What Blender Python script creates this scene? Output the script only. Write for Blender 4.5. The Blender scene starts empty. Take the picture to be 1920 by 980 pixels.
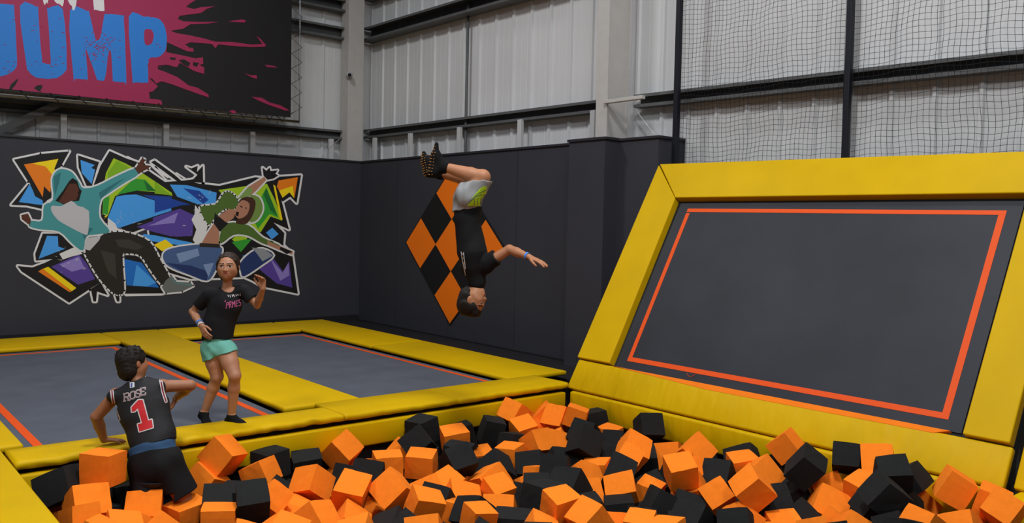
import bpy, bmesh, math, random
import numpy as np
from mathutils import Vector, Matrix
from mathutils.bvhtree import BVHTree
from mathutils.geometry import tessellate_polygon

SC = bpy.context.scene
COL = SC.collection
# ------------------------------------------------------------------ camera, world, lights, exposure
F = 1577.41; YAW, PITCH, ROLL = 7.00957604e-01, 4.30142272e-02, -2.19645920e-02
CAM = np.array([0.0, 0.0, 1.6])
_f = np.array([math.sin(YAW)*math.cos(PITCH), math.cos(YAW)*math.cos(PITCH), -math.sin(PITCH)])
_r = np.array([math.cos(YAW), -math.sin(YAW), 0.0]); _d = np.cross(_f, _r)
CR = _r*math.cos(ROLL) + _d*math.sin(ROLL); CD = -_r*math.sin(ROLL) + _d*math.cos(ROLL); CF = _f
cam_data = bpy.data.cameras.new('camera'); cam = bpy.data.objects.new('camera', cam_data); COL.objects.link(cam)
cam_data.sensor_width = 36.0; cam_data.lens = F/1920*36.0; cam_data.clip_end = 100
cam.matrix_world = Matrix(((CR[0], -CD[0], -CF[0], CAM[0]), (CR[1], -CD[1], -CF[1], CAM[1]), (CR[2], -CD[2], -CF[2], CAM[2]), (0, 0, 0, 1)))
SC.camera = cam
SC.view_settings.view_transform = 'Standard'; SC.view_settings.look = 'None'
SC.view_settings.gamma = 1.0; SC.view_settings.use_curve_mapping = False
SC.view_settings.exposure = 0.0
w = bpy.data.worlds.new('world'); SC.world = w; w.use_nodes = True
w.node_tree.nodes['Background'].inputs[0].default_value = (0.86, 0.93, 1.0, 1)
w.node_tree.nodes['Background'].inputs[1].default_value = 0.10
def lamp(x, y, z, size, power, col=(0.975, 0.985, 1.0), aim=(0, 0, -1)):
    L = bpy.data.lights.new('ceiling_lamp', 'AREA'); L.shape = 'DISK'; L.size = size; L.energy = power; L.color = col
    o = bpy.data.objects.new('ceiling_lamp', L); COL.objects.link(o); o.location = (x, y, z)
    o.rotation_euler = Vector(aim).to_track_quat('-Z', 'Y').to_euler(); return o
lamp(2.2, 2.6, 7.2, 1.0, 330)
lamp(-1.8, 4.5, 7.2, 1.0, 160)
lamp(3.0, 8.8, 7.2, 1.0, 190)
lamp(5.6, 3.4, 7.2, 0.8, 90)
lamp(0.0, -2.5, 6.5, 1.6, 200, aim=(.45, .55, -.7))

# ------------------------------------------------------------------ helpers
def ray(x, y):
    return CR*(x-960)/F + CD*(y-490)/F + CF
def onp(x, y, ax, v):                       # the point of a wall / deck plane (axis ax at value v) behind a spot of the photo
    d = ray(x, y); return CAM + d*(v-CAM[ax])/d[ax]
def at(x, y, depth):
    return CAM + ray(x, y)*depth
def V(*a): return np.array(a, float)
def unit(v):
    v = np.asarray(v, float); return v/np.linalg.norm(v)

MATS = {}
def mat(name, col, rough=0.6, bump=0.0, bscale=60.0, var=0.0, vscale=8.0, metal=0.0, spec=0.25, stretch=None, detail=4.0, sheen=0.0):
    if name in MATS: return MATS[name]
    m = bpy.data.materials.new(name); m.use_nodes = True; nt = m.node_tree; b = nt.nodes['Principled BSDF']
    b.inputs['Base Color'].default_value = (*col, 1); b.inputs['Roughness'].default_value = rough
    b.inputs['Metallic'].default_value = metal; b.inputs['Specular IOR Level'].default_value = spec
    if sheen: b.inputs['Sheen Weight'].default_value = sheen
    tc = nt.nodes.new('ShaderNodeTexCoord'); mp = nt.nodes.new('ShaderNodeMapping'); nt.links.new(tc.outputs['Object'], mp.inputs[0])
    if stretch: mp.inputs['Scale'].default_value = stretch
    if bump:
        n = nt.nodes.new('ShaderNodeTexNoise'); n.inputs['Scale'].default_value = bscale; n.inputs['Detail'].default_value = detail
        nt.links.new(mp.outputs[0], n.inputs['Vector'])
        bp = nt.nodes.new('ShaderNodeBump'); bp.inputs['Strength'].default_value = min(1, bump*10); bp.inputs['Distance'].default_value = 0.02*bump*10
        nt.links.new(n.outputs[0], bp.inputs['Height']); nt.links.new(bp.outputs[0], b.inputs['Normal'])
    if var:
        n2 = nt.nodes.new('ShaderNodeTexNoise'); n2.inputs['Scale'].default_value = vscale; n2.inputs['Detail'].default_value = 5
        nt.links.new(tc.outputs['Object'], n2.inputs['Vector'])
        mr = nt.nodes.new('ShaderNodeMapRange'); mr.inputs['From Min'].default_value = .3; mr.inputs['From Max'].default_value = .7
        mr.inputs['To Min'].default_value = 1-var; mr.inputs['To Max'].default_value = 1+var
        nt.links.new(n2.outputs[0], mr.inputs[0])
        mx = nt.nodes.new('ShaderNodeVectorMath'); mx.operation = 'SCALE'; mx.inputs[0].default_value = col
        nt.links.new(mr.outputs[0], mx.inputs['Scale']); nt.links.new(mx.outputs[0], b.inputs['Base Color'])
    MATS[name] = m; return m

YEL = mat('yellow_vinyl', (0.62, 0.385, 0.0008), 0.5, spec=.1, bump=.035, bscale=5, stretch=(1, 1, 1), var=.05, vscale=2.5, detail=2)
YEL2 = mat('yellow_vinyl_creased', (0.62, 0.385, 0.0008), 0.5, spec=.1, bump=.12, bscale=3.0, stretch=(1, 2.2, .7), var=.05, vscale=2.5, detail=2)
BLK = mat('black_rubber', (0.012, 0.012, 0.014), 0.7, bump=.01)
MATG = mat('jump_mat_weave', (0.088, 0.098, 0.122), 0.75, bump=.01, bscale=220, var=.10, vscale=3)
TMAT = mat('wall_mat_weave', (0.025, 0.028, 0.036), 0.55, bump=.01, bscale=220, var=.16, vscale=1.8)  # deck mat weave again; the slope's weaker light is put into the colour
TAPE = mat('orange_tape', (0.78, 0.085, 0.006), 0.6, bump=.01)
WALLD = mat('charcoal_panel', (0.036, 0.037, 0.047), 0.62, bump=.006, bscale=90, var=.06, vscale=1.2)
CAPM = mat('charcoal_trim', (0.026, 0.026, 0.033), 0.5, bump=.006)
CLAD = mat('white_cladding', (0.60, 0.605, 0.61), 0.45, bump=.01, bscale=4, var=.05, vscale=1.0)
STEEL = mat('dark_steel', (0.095, 0.098, 0.10), 0.5, bump=.01, var=.1)
COLM = mat('painted_column', (0.46, 0.445, 0.42), 0.5, bump=.01, var=.04)
STUB = mat('white_bracket', (0.5, 0.5, 0.5), 0.5, bump=.01)
GALV = mat('galvanised_pipe', (0.5, 0.51, 0.52), 0.35, metal=.35, bump=.01)
NETM = mat('black_net', (0.01, 0.01, 0.012), 0.8, bump=.01)
POSTM = mat('black_post', (0.008, 0.009, 0.014), 0.5, bump=.01)
FLOORM = mat('concrete_floor', (0.06, 0.06, 0.06), 0.8, bump=.02, var=.2)
FOAMO = mat('orange_foam', (0.95, 0.225, 0.014), 0.9, bump=.015, bscale=130, var=.04, vscale=6, spec=.15)
FOAMB = mat('black_foam', (0.011, 0.0115, 0.0115), 0.9, bump=.015, bscale=130, var=.1, vscale=6, spec=.25)

def mkobj(name, me, m=None, parent=None, smooth=False):
    o = bpy.data.objects.new(name, me); COL.objects.link(o)
    if m is not None:
        for mm in (m if isinstance(m, (list, tuple)) else [m]): me.materials.append(mm)
    if smooth: me.polygons.foreach_set('use_smooth', [True]*len(me.polygons))
    if parent is not None: o.parent = parent
    return o
def from_bm(name, bm, m, parent=None, smooth=False):
    me = bpy.data.meshes.new(name); bm.to_mesh(me); bm.free(); return mkobj(name, me, m, parent, smooth)
def tag(o, label=None, cat=None, group=None, kind=None):
    if label: o['label'] = label
    if cat: o['category'] = cat
    if group: o['group'] = group
    if kind: o['kind'] = kind
    return o
def struct(o): o['kind'] = 'structure'; return o
def empty(name, loc, label, cat, group=None):
    o = bpy.data.objects.new(name, None); COL.objects.link(o); o.location = Vector(loc); tag(o, label, cat, group)
    return o
def keep(o, parent):                        # parent without moving
    o.parent = parent; o.matrix_parent_inverse = Matrix.Translation(-Vector(parent.location)); return o
def add_box(bm, lo, hi, bev=0.0, seg=2):
    lo = np.array(lo, float); hi = np.array(hi, float)
    r = bmesh.ops.create_cube(bm, size=1.0, matrix=Matrix.Translation(Vector((lo+hi)/2)) @ Matrix.Diagonal(Vector((*(hi-lo), 1))))
    if bev:
        es = list({e for v in r['verts'] for e in v.link_edges})
        bmesh.ops.bevel(bm, geom=es, offset=bev, segments=seg, profile=.5, affect='EDGES')
def box(name, lo, hi, m, parent=None, bev=0.0, seg=2):
    bm = bmesh.new(); add_box(bm, lo, hi, bev, seg); o = from_bm(name, bm, m, None, bev > 0.012)
    return keep(o, parent) if parent else o
def hexa(name, c8, m, parent=None, bev=0.0, cuts=0):
    """a slab from four bottom and four top corners"""
    bm = bmesh.new(); vs = [bm.verts.new(Vector(c)) for c in c8]
    for q in ((0, 3, 2, 1), (4, 5, 6, 7), (0, 1, 5, 4), (1, 2, 6, 5), (2, 3, 7, 6), (3, 0, 4, 7)): bm.faces.new([vs[i] for i in q])
    bmesh.ops.recalc_face_normals(bm, faces=bm.faces[:])
    if bev: bmesh.ops.bevel(bm, geom=bm.edges[:], offset=bev, segments=3, profile=.5, affect='EDGES')
    o = from_bm(name, bm, m, None, bev > 0.012); return keep(o, parent) if parent else o
def add_tube(bm, pts, r, n=6, closed=False):
    pts = [Vector(p) for p in pts]; N = len(pts); rings = []
    ref = Vector((0, 0, 1))
    for i, p in enumerate(pts):
        if closed: t = pts[(i+1) % N]-pts[i-1]
        else: t = pts[min(i+1, N-1)]-pts[max(i-1, 0)]
        t.normalize()
        a = t.cross(ref if abs(t.dot(ref)) < .95 else Vector((1, 0, 0))).normalized(); b = t.cross(a)
        rr = r[i] if isinstance(r, (list, tuple)) else r
        rings.append([bm.verts.new(p + a*math.cos(2*math.pi*k/n)*rr + b*math.sin(2*math.pi*k/n)*rr) for k in range(n)])
    for i in range(N if closed else N-1):
        A, B = rings[i], rings[(i+1) % N]
        for k in range(n): bm.faces.new((A[k], A[(k+1) % n], B[(k+1) % n], B[k]))
    if not closed: bm.faces.new(rings[0][::-1]); bm.faces.new(rings[-1])
def tube(name, pts, r, m, parent=None, n=8, closed=False):
    bm = bmesh.new(); add_tube(bm, pts, r, n, closed); o = from_bm(name, bm, m, None, True)
    return keep(o, parent) if parent else o

# flat artwork: polygons / brush strokes given in 2D, placed through a mapping function
def poly2d(name, polys, mapf, m, parent=None, grid=None):
    bm = bmesh.new(); lay = []; jit = len(polys) > 1
    for k_, P in enumerate(polys):
        lay += [k_]*len(P)
        tri = tessellate_polygon([[Vector((x, y, 0)) for x, y in P]])
        vs = [bm.verts.new((x, y, 0)) for x, y in P]
        for t in tri:
            try: bm.faces.new([vs[i] for i in t])
            except ValueError: pass
    if grid:
        xs = [v.co.x for v in bm.verts]; ys = [v.co.y for v in bm.verts]
        for ax, lo, hi in ((0, min(xs), max(xs)), (1, min(ys), max(ys))):
            k = math.ceil(lo/grid)*grid
            while k < hi:
                no = (1, 0, 0) if ax == 0 else (0, 1, 0); co = (k, 0, 0) if ax == 0 else (0, k, 0)
                bmesh.ops.bisect_plane(bm, geom=bm.verts[:]+bm.edges[:]+bm.faces[:], plane_co=co, plane_no=no); k += grid
    bad = []; bm.verts.index_update()
    for v in bm.verts:
        p = mapf(v.co.x, v.co.y)
        if p is None: bad.append(v)
        else: v.co = Vector(p)
    if jit:
        done = set()
        for f in bm.faces:
            for v in f.verts:
                if v not in done:
                    done.add(v); v.co += (Vector(CAM)-v.co)*(6e-6*((lay[v.index] if v.index < len(lay) else 0) % 9))
    if bad: bmesh.ops.delete(bm, geom=bad, context='VERTS')
    o = from_bm(name, bm, m); return keep(o, parent) if parent else o
def strokes(lines, wd, closed=False):
    """polylines -> list of convex polygons of that width with round joins"""
    out = []
    for L in lines:
        n = len(L); wl = wd if isinstance(wd, (int, float)) else None
        for i in range(n if closed else n-1):
            (x0, y0), (x1, y1) = L[i], L[(i+1) % n]; dx, dy = x1-x0, y1-y0; l = math.hypot(dx, dy) or 1; nx, ny = -dy/l*wd/2, dx/l*wd/2
            out.append([(x0+nx, y0+ny), (x1+nx, y1+ny), (x1-nx, y1-ny), (x0-nx, y0-ny)])
        for x, y in L: out.append([(x+wd/2*math.cos(a*math.pi/4), y+wd/2*math.sin(a*math.pi/4)) for a in range(8)])
    return out
def spline(P, closed=True, k=4):
    """rounded version of a polygon (Catmull-Rom)"""
    n = len(P); out = []
    for i in range(n if closed else n-1):
        p = [P[(i+j-1) % n] if closed else P[min(max(i+j-1, 0), n-1)] for j in range(4)]
        for s in range(k):
            t = s/k
            out.append(tuple(.5*((2*p[1][a]) + (-p[0][a]+p[2][a])*t + (2*p[0][a]-5*p[1][a]+4*p[2][a]-p[3][a])*t*t + (-p[0][a]+3*p[1][a]-3*p[2][a]+p[3][a])*t**3) for a in (0, 1)))
    if not closed: out.append(P[-1])
    return out

# ------------------------------------------------------------------ the building shell
X2, Y1 = 7.15, 12.45            # faces of the two padded walls
struct(box('floor', (-6, -4, -1.35), (12, 16, -1.25), FLOORM))
def ribbed_wall(name, axis, plane, a0, a1, z0, z1, step, out, phase=0.0):
    """profiled steel sheet: trapezoid ribs standing proud of the sheet, built as one folded section"""
    prof = []; a = a0+phase
    while a < a1:
        prof += [(a, 0), (a+.012, .028*out), (a+.045, .028*out), (a+.057, 0)]
        for q in (1, 2): prof += [(a+step*q/3-.006, 0), (a+step*q/3, .0025*out), (a+step*q/3+.006, 0)]
        a += step
    prof.append((a, 0)); bm = bmesh.new(); rows = []
    for z in (z0, z1): rows.append([bm.verts.new((plane+o_, s, z) if axis == 0 else (s, plane+o_, z)) for s, o_ in prof])
    for i in range(len(prof)-1): bm.faces.new((rows[0][i], rows[0][i+1], rows[1][i+1], rows[1][i]))
    return struct(from_bm(name, bm, CLAD))
ribbed_wall('wall_right', 0, 7.62, -1.0, 13.0, -1.25, 6.6, .385, -1, .05)
ribbed_wall('wall_back', 1, 12.95, -3.0, 7.7, -1.25, 6.6, .385, -1, .03)
def ibeam_col(name, cx, cy, w_, d_, z0, z1, axis):
    """H section, flanges facing the room; axis 0: web runs along x"""
    bm = bmesh.new(); t = .016
    if axis == 0:
        add_box(bm, (cx-d_/2, cy-w_/2, z0), (cx-d_/2+t, cy+w_/2, z1)); add_box(bm, (cx+d_/2-t, cy-w_/2, z0), (cx+d_/2, cy+w_/2, z1))
        add_box(bm, (cx-d_/2+t, cy-t/2-.055, z0), (cx+d_/2-t, cy+t/2-.055, z1))
    else:
        add_box(bm, (cx-w_/2, cy-d_/2, z0), (cx+w_/2, cy-d_/2+t, z1)); add_box(bm, (cx-w_/2, cy+d_/2-t, z0), (cx+w_/2, cy+d_/2, z1))
        add_box(bm, (cx-t/2, cy-d_/2+t, z0), (cx+t/2, cy+d_/2-t, z1))
    return struct(from_bm(name, bm, COLM))
ibeam_col('column', 7.29, 6.875, .18, .36, -1.25, 6.6, 0)
struct(box('column.001', (6.98, 12.60, -1.25), (7.27, 12.86, 6.6), COLM, bev=.006))
def purlin(name, p0, p1, h, d, out):
    """Z-section rail between two points; out = horizontal unit vector into the room"""
    p0, p1, out = V(*p0), V(*p1), V(*out, 0); up = V(0, 0, 1); bm = bmesh.new(); t = .006
    prof = [(0, -h/2), (d, -h/2), (d, -h/2+.035), (d-t, -h/2+.035), (d-t, -h/2+t), (t, -h/2+t), (t, h/2-t), (d-t, h/2-t), (d-t, h/2-.035), (d, h/2-.035), (d, h/2), (0, h/2)]
    r = [[bm.verts.new(Vector(p + out*a + up*b)) for a, b in prof] for p in (p0, p1)]
    n = len(prof)
    for k in range(n): bm.faces.new((r[0][k], r[0][(k+1) % n], r[1][(k+1) % n], r[1][k]))
    bm.faces.new(r[0][::-1]); bm.faces.new(r[1]); bmesh.ops.recalc_face_normals(bm, faces=bm.faces[:])
    return struct(from_bm(name, bm, STEEL))
purlin('beam', (7.585, 12.9, 3.12), (7.585, 7.07, 3.08), .15, .13, (-1, 0))
purlin('beam', (7.585, 6.69, 3.08), (7.585, -1.0, 2.96), .15, .13, (-1, 0))
purlin('beam', (7.585, 12.9, 4.80), (7.585, 7.07, 4.74), .22, .22, (-1, 0))
purlin('beam', (7.585, 12.9, 5.5), (7.585, 7.07, 5.44), .22, .22, (-1, 0))
purlin('beam', (7.1, 12.915, 3.06), (-3, 12.915, 2.98), .15, .13, (0, -1))
purlin('beam', (7.1, 12.915, 4.75), (-3, 12.915, 4.68), .2, .16, (0, -1))
purlin('beam', (7.1, 12.915, 5.2), (-3, 12.915, 5.14), .2, .2, (0, -1))
struct(tube('trim_1', [(7.53, 10.05, -1.2), (7.53, 10.05, 6.5)], .022, STEEL))
# short uprights between the lower rail and the padded walls
for y in (12.50, 11.405, 10.088, 8.706, 7.33): struct(box('trim_2', (7.42, y-.04, 2.3), (7.47, y+.04, 3.03), STUB, bev=.004))
for x in (2.728, 4.08, 5.392, 6.75): struct(box('trim_3', (x-.04, 12.72, 2.3), (x+.04, 12.77, 2.97), STUB, bev=.004))
b_ = box('diagonal_brace', (-.05, -.05, 0), (.05, .05, 2.2), STEEL, bev=.004)
b_.location = (1.3, 12.70, 2.27); b_.rotation_euler = (0, math.radians(58.5), 0); struct(b_); b_.name = 'beam_brace'
for a_, c_ in (((7.46, 6.2, 2.5), (7.46, 6.70, 3.02)), ((6.35, 12.72, 2.52), (6.9, 12.72, 2.98))): struct(tube('trim_4', [a_, c_], .006, GALV))
struct(box('beam_bracket', (7.06, 6.22, 3.02), (7.12, 6.80, 3.06), COLM, bev=.004))

# padded dark walls with cap and skirting
struct(box('wall_left', (-3.0, Y1, -1.25), (7.27, Y1+.12, 2.585), WALLD))
struct(box('wall_right_padded', (X2, 6.04, -1.25), (X2+.46, Y1, 2.585), WALLD))
struct(box('pillar', (6.93, 6.63, -1.25), (X2+.3, 7.21, 2.59), WALLD))
struct(box('trim_5', (-3.0, Y1-.02, 2.585), (7.27, Y1+.14, 2.615), CAPM, bev=.004))
struct(box('trim_6', (X2-.02, 6.02, 2.585), (X2+.48, Y1, 2.615), CAPM, bev=.004))
struct(box('trim_7', (6.91, 6.61, 2.59), (X2+.32, 7.23, 2.622), CAPM, bev=.004))
struct(box('baseboard_left', (-3.0, Y1-.025, -.3), (7.13, Y1, .045), BLK, bev=.004))
struct(box('baseboard_right', (X2-.025, 7.21, -.3), (X2, Y1-.03, -.03), BLK, bev=.004))
for i, y in enumerate((8.4, 9.9, 11.3)): struct(box('trim_8', (X2-.0025, y-.004, 0.0), (X2, y+.004, 2.58), CAPM))
struct(box('floor_mat', (6.31, 6.02, -.16), (X2-.03, Y1-.03, -.05), BLK, bev=.01))
struct(box('floor_strip', (-3.0, 12.08, -.16), (6.31, Y1-.03, -.05), BLK, bev=.01))

# security camera on the corner column
t = empty('security_camera', (6.96, 12.62, 4.0), 'small white dome camera with a black lens high on the corner column', 'camera')
tube('body', [(6.97, 12.6, 4.03), (6.97, 12.53, 4.03)], .045, STUB, t, 14)
tube('bracket', [(6.97, 12.53, 4.03), (6.93, 12.47, 4.02)], [.045, .036], STUB, t, 14)
tube('lens', [(6.935, 12.475, 4.02), (6.925, 12.46, 4.018)], .03, POSTM, t, 14)

# ------------------------------------------------------------------ trampoline deck
PT = .05
def pad(name, lo, hi, label, m=None, group='yellow vinyl deck pads'):
    t = empty(name, ((lo[0]+hi[0])/2, (lo[1]+hi[1])/2, lo[2]), label, 'pad')
    box('cushion', lo, hi, m or YEL, t, bev=.02, seg=3); return t
def crinkled(name, lo, hi, label, amp, seed, seams=()):
    """pad whose front edge sags and puckers"""
    t = empty(name, ((lo[0]+hi[0])/2, (lo[1]+hi[1])/2, lo[2]), label, 'pad'); rnd = random.Random(seed)
    L = hi[0]-lo[0]; n = int(L/.025); prof = [(0, 0), (-.008, .012), (-.012, .03), (-.004, .046), (.02, .052), (.10, .053), (.25, .052), (hi[1]-lo[1]-.01, .05), (hi[1]-lo[1], .035), (hi[1]-lo[1], 0)]
    ph = [rnd.uniform(0, 6.28) for _ in range(8)]; bm = bmesh.new(); rows = []
    for i in range(n+1):
        x = lo[0]+L*i/n; s = sum(math.sin(x*f_+ph[k]) for k, f_ in enumerate((2.1, 5.3, 11.0, 23.0, 41.0)))/5
        s2 = sum(math.sin(x*f_+ph[k+2]) for k, f_ in enumerate((7.0, 17.0, 33.0, 60.0)))/4
        pk = sum(math.exp(-((x-q)/.03)**2) for q in seams)
        row = []
        for j, (a, b) in enumerate(prof):
            e = 1 if j < 6 else 0
            row.append(bm.verts.new((x, lo[1]+a+e*amp*(.5*s2+.5*math.sin(j*1.3+x*31)*s)+pk*.012*e, lo[2]+b*(hi[2]-lo[2])/.05 + amp*.6*s*e - pk*.012*(1 if 0 < j < 7 else 0))))
        rows.append(row)
    for i in range(n):
        for j in range(len(prof)-1): bm.faces.new((rows[i][j], rows[i+1][j], rows[i+1][j+1], rows[i][j+1]))
        bm.faces.new((rows[i][0], rows[i][-1], rows[i+1][-1], rows[i+1][0]))
    bm.faces.new(rows[0]); bm.faces.new(rows[-1][::-1]); bmesh.ops.recalc_face_normals(bm, faces=bm.faces[:])
    keep(from_bm('cushion', bm, YEL, None, True), t); return t
crinkled('deck_pad', (1.00, 5.95, .004), (3.30, 6.31, .054), 'yellow deck pad with a puckered edge between the near trampoline and the foam pit', .021, 1, (2.35,))
crinkled('deck_pad', (3.305, 5.95, .004), (5.78, 6.47, .054), 'yellow deck pad edging the foam pit up to the sloped wall trampoline', .010, 7, (4.45,))
pad('deck_pad', (.15, 6.42, .0), (1.13, 12.06, PT), 'yellow deck pad along the outer side of the near trampoline')
pad('deck_pad', (3.03, 6.475, .0), (3.755, 12.06, PT), 'yellow deck pad running between the two flat trampolines')
pad('deck_pad', (1.135, 11.11, .0), (3.025, 12.06, PT), 'yellow deck pad behind the near trampoline, below the graffiti mural')
pad('deck_pad', (3.76, 11.08, .0), (5.44, 12.06, PT), 'yellow deck pad behind the far trampoline, left of the wall corner')
pad('deck_pad', (5.46, 9.2, .0), (6.28, 12.06, PT), 'yellow deck pad right of the far trampoline, in the wall corner')
pad('deck_pad', (5.47, 6.48, .0), (6.28, 9.195, PT), 'yellow deck pad right of the far trampoline, beside the sloped wall trampoline')
pad('deck_pad', (.15, 0.5, .0), (.985, 6.41, PT), 'wide yellow deck pad on the open side of the foam pit')
def trampoline(name, x0, x1, y0, y1, lines, label):
    t = empty(name, ((x0+x1)/2, (y0+y1)/2, -.25), label, 'trampoline')
    box('frame', (x0-.1, y0-.1, -.2), (x1+.1, y1+.1, -.04), BLK, t)
    box('jump_mat', (x0, y0, -.035), (x1, y1, -.004), MATG, t, bev=.004)
    for lo, hi in lines:
        box('marking_tape', (*lo, -.0039), (*hi, -.0015), TAPE, t)
    return t
trampoline('trampoline', 1.14, 3.0, 6.32, 11.18, [((1.205, 6.34), (1.265, 10.95)), ((2.865, 6.34), (2.925, 10.95)), ((1.205, 10.95), (2.925, 11.0))], 'flat grey trampoline with orange edge lines beside the leaning boy in the jersey')
trampoline('trampoline', 3.78, 5.44, 6.46, 11.02, [((3.79, 6.5), (3.815, 10.86)), ((5.32, 6.5), (5.37, 10.86)), ((3.79, 10.86), (5.37, 10.90))], 'flat grey trampoline with orange edge lines beneath the somersaulting boy')
# pit lining
t = empty('pit_pad', (3.4, 5.96, -.23), 'yellow vinyl pad hanging on the pit wall below the puckered deck pads', 'pad')
box('cushion', (1.0, 5.93, -.225), (5.74, 6.0, -.032), YEL, t, bev=.015)
pad('pit_pad', (1.13, 5.915, -.42), (1.24, 5.95, -.2), 'narrow yellow strap pad hanging in the open corner of the pit')
struct(box('wall_pit_back', (.98, 6.01, -1.25), (5.9, 6.06, .0), BLK)); struct(box('wall_pit_left', (.93, .5, -1.25), (.98, 6.0, -.005), BLK))
struct(box('wall_pit_right', (5.86, .5, -1.25), (5.93, 6.0, -.06), BLK)); 
t = empty('pit_pad', (5.8, 4.2, -.25), 'yellow vinyl pad on the pit wall under the sloped wall trampoline', 'pad')
box('cushion', (5.775, 2.0, -.26), (5.85, 5.92, -.022), YEL2, t, bev=.02)

# ------------------------------------------------------------------ sloped wall trampoline
S = V(.511, 0, .8594); NRM = V(-.8594, 0, .511); YV = V(0, 1, 0); B0 = V(5.8, 0, 0)
def sl(a, y, n=0.0): return B0 + S*a + YV*y + NRM*n
def slab(name, quad, n0, n1, m, parent, bev=.0):
    """quad: four (a, y) corners on the slope"""
    return hexa(name, [sl(a, y, n0) for a, y in quad]+[sl(a, y, n1) for a, y in quad], m, parent, bev)
tt = empty('wall_trampoline', sl(0, 4.0, -.1), 'big sloped wall trampoline with a yellow padded frame and shade-darkened grey mat', 'trampoline')
slab('frame', [(0.02, 2.02), (0.02, 5.96), (2.66, 5.96), (2.66, 2.02)], -.16, -.062, BLK, tt)
slab('bottom_cushion', [(0.0, 2.0), (0.0, 5.99), (.315, 5.99), (.285, 2.0)], -.06, 0.0, YEL2, tt, .016)
slab('foam_strip', [(.275, 2.5), (.262, 4.4), (.31, 5.50), (.312, 2.4)], -.04, .002, FOAMO, tt)
slab('side_cushion', [(.325, 5.56), (.325, 6.0), (2.655, 6.02), (2.22, 5.60)], -.07, 0.022, YEL, tt, .010)
slab('side_cushion', [(.30, 2.02), (.30, 2.31), (2.20, 2.31), (2.62, 2.02)], -.07, 0.022, YEL, tt, .010)
slab('top_cushion', [(2.225, 5.60), (2.665, 6.01), (2.595, 1.95), (2.225, 2.3)], -.07, 0.024, YEL, tt, .010)
slab('jump_mat', [(.325, 2.345), (.325, 5.55), (2.20, 5.56), (2.20, 2.345)], -.06, -.05, TMAT, tt)
mt = [o for o in tt.children if o.name.startswith('jump_mat')][0]
for i, q in enumerate(([(.405, 2.45), (.405, 5.42), (.45, 5.42), (.45, 2.45)], [(2.075, 2.45), (2.095, 5.44), (2.135, 5.44), (2.115, 2.45)],
                       [(.45, 5.375), (.45, 5.42), (2.08, 5.44), (2.08, 5.395)], [(.45, 2.45), (.45, 2.50), (2.08, 2.50), (2.08, 2.45)])):
    slab('marking_tape', q, -.0499, -.048, TAPE, tt)
tube('loose_thread', [sl(.395+.0*k, 4.6+.1*k/8, -.046) - S*.03*math.sin(math.pi*k/8) for k in range(9)], .002, TAPE, tt, 4)
for k, (a, y) in enumerate(((.2, 1.99), (2.62, 5.99))): pass
# the next padded bay at the right edge
t = empty('padded_bay', (6.0, 1.5, 0), 'yellow padded side of the next bay right of the sloped wall trampoline', 'pad')
o = hexa('side_pad', [sl(0.02, 1.95, -.1), sl(.02, 1.15, -.1), sl(2.6, 1.15, -.1), sl(2.6, 1.95, -.1), sl(0.02, 1.95, -.01), sl(.02, 1.15, -.01), sl(2.6, 1.15, -.01), sl(2.6, 1.95, -.01)], YEL, t, .015)
box('corner_pad', (5.62, 1.1, -.22), (6.4, 1.92, .0), YEL, t, bev=.02)

# ------------------------------------------------------------------ net posts and nets
for y, lab in ((5.965, 'black net post beside the end of the dark padded wall'), (3.985, 'black net post behind the middle of the sloped wall trampoline'), (1.90, 'black net post beyond the outer edge of the sloped wall trampoline')):
    t = empty('net_post', (7.35, y, -1.25), lab, 'post'); box('upright', (7.32, y-.028, -1.25), (7.38, y+.028, 6.0), POSTM, t, bev=.006)
    box('foot_plate', (7.27, y-.07, -1.25), (7.43, y+.07, -1.235), POSTM, t)
def net(y0, y1, z0, z1, cell, label, seed):
    rnd = random.Random(seed); bm = bmesh.new(); ph = [rnd.uniform(0, 6) for _ in range(9)]
    def p(y, z):
        e = math.sin(math.pi*(y-y0)/(y1-y0))
        dx = .035*e*math.sin(2.3*z+ph[0]+1.7*y) + .012*math.sin(9*y+ph[1]+2*z)
        dy = .012*math.sin(3.1*z+ph[2]+2*y) + .007*math.sin(14*z+ph[3]+5*y)
        dz = .016*math.sin(4*y+ph[4]+z) + .007*math.sin(17*y+ph[5]+6*z) - .02*e
        return (7.35+dx, y+dy*e, z+dz)
    ny = int((y1-y0)/cell); nz = int((z1-z0)/cell)
    for i in range(ny+1):
        y = y0+(y1-y0)*i/ny; add_tube(bm, [p(y, z0+(z1-z0)*j/nz) for j in range(nz+1)], .0019, 3)
    for j in range(nz+1):
        z = z0+(z1-z0)*j/nz; add_tube(bm, [p(y0+(y1-y0)*i/ny, z) for i in range(ny+1)], .0019, 3)
    return tag(from_bm('safety_net', bm, NETM), label, 'net')
net(3.985+.04, 5.965-.04, 1.9, 5.0, .05, 'black safety net strung between the two visible net posts', 2)
net(1.94, 3.985-.04, 1.9, 4.6, .05, 'black safety net right of the middle net post, above the sloped trampoline', 5)

# ------------------------------------------------------------------ printed artwork
def flat(name, rgb, rough=.5): return mat(name, rgb, rough, bump=.002, bscale=40)
def srgb(h):
    c = [int(h[i:i+2], 16)/255 for i in (0, 2, 4)]; return tuple(x/12.92 if x <= .04045 else ((x+.055)/1.055)**2.4 for x in c)
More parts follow.
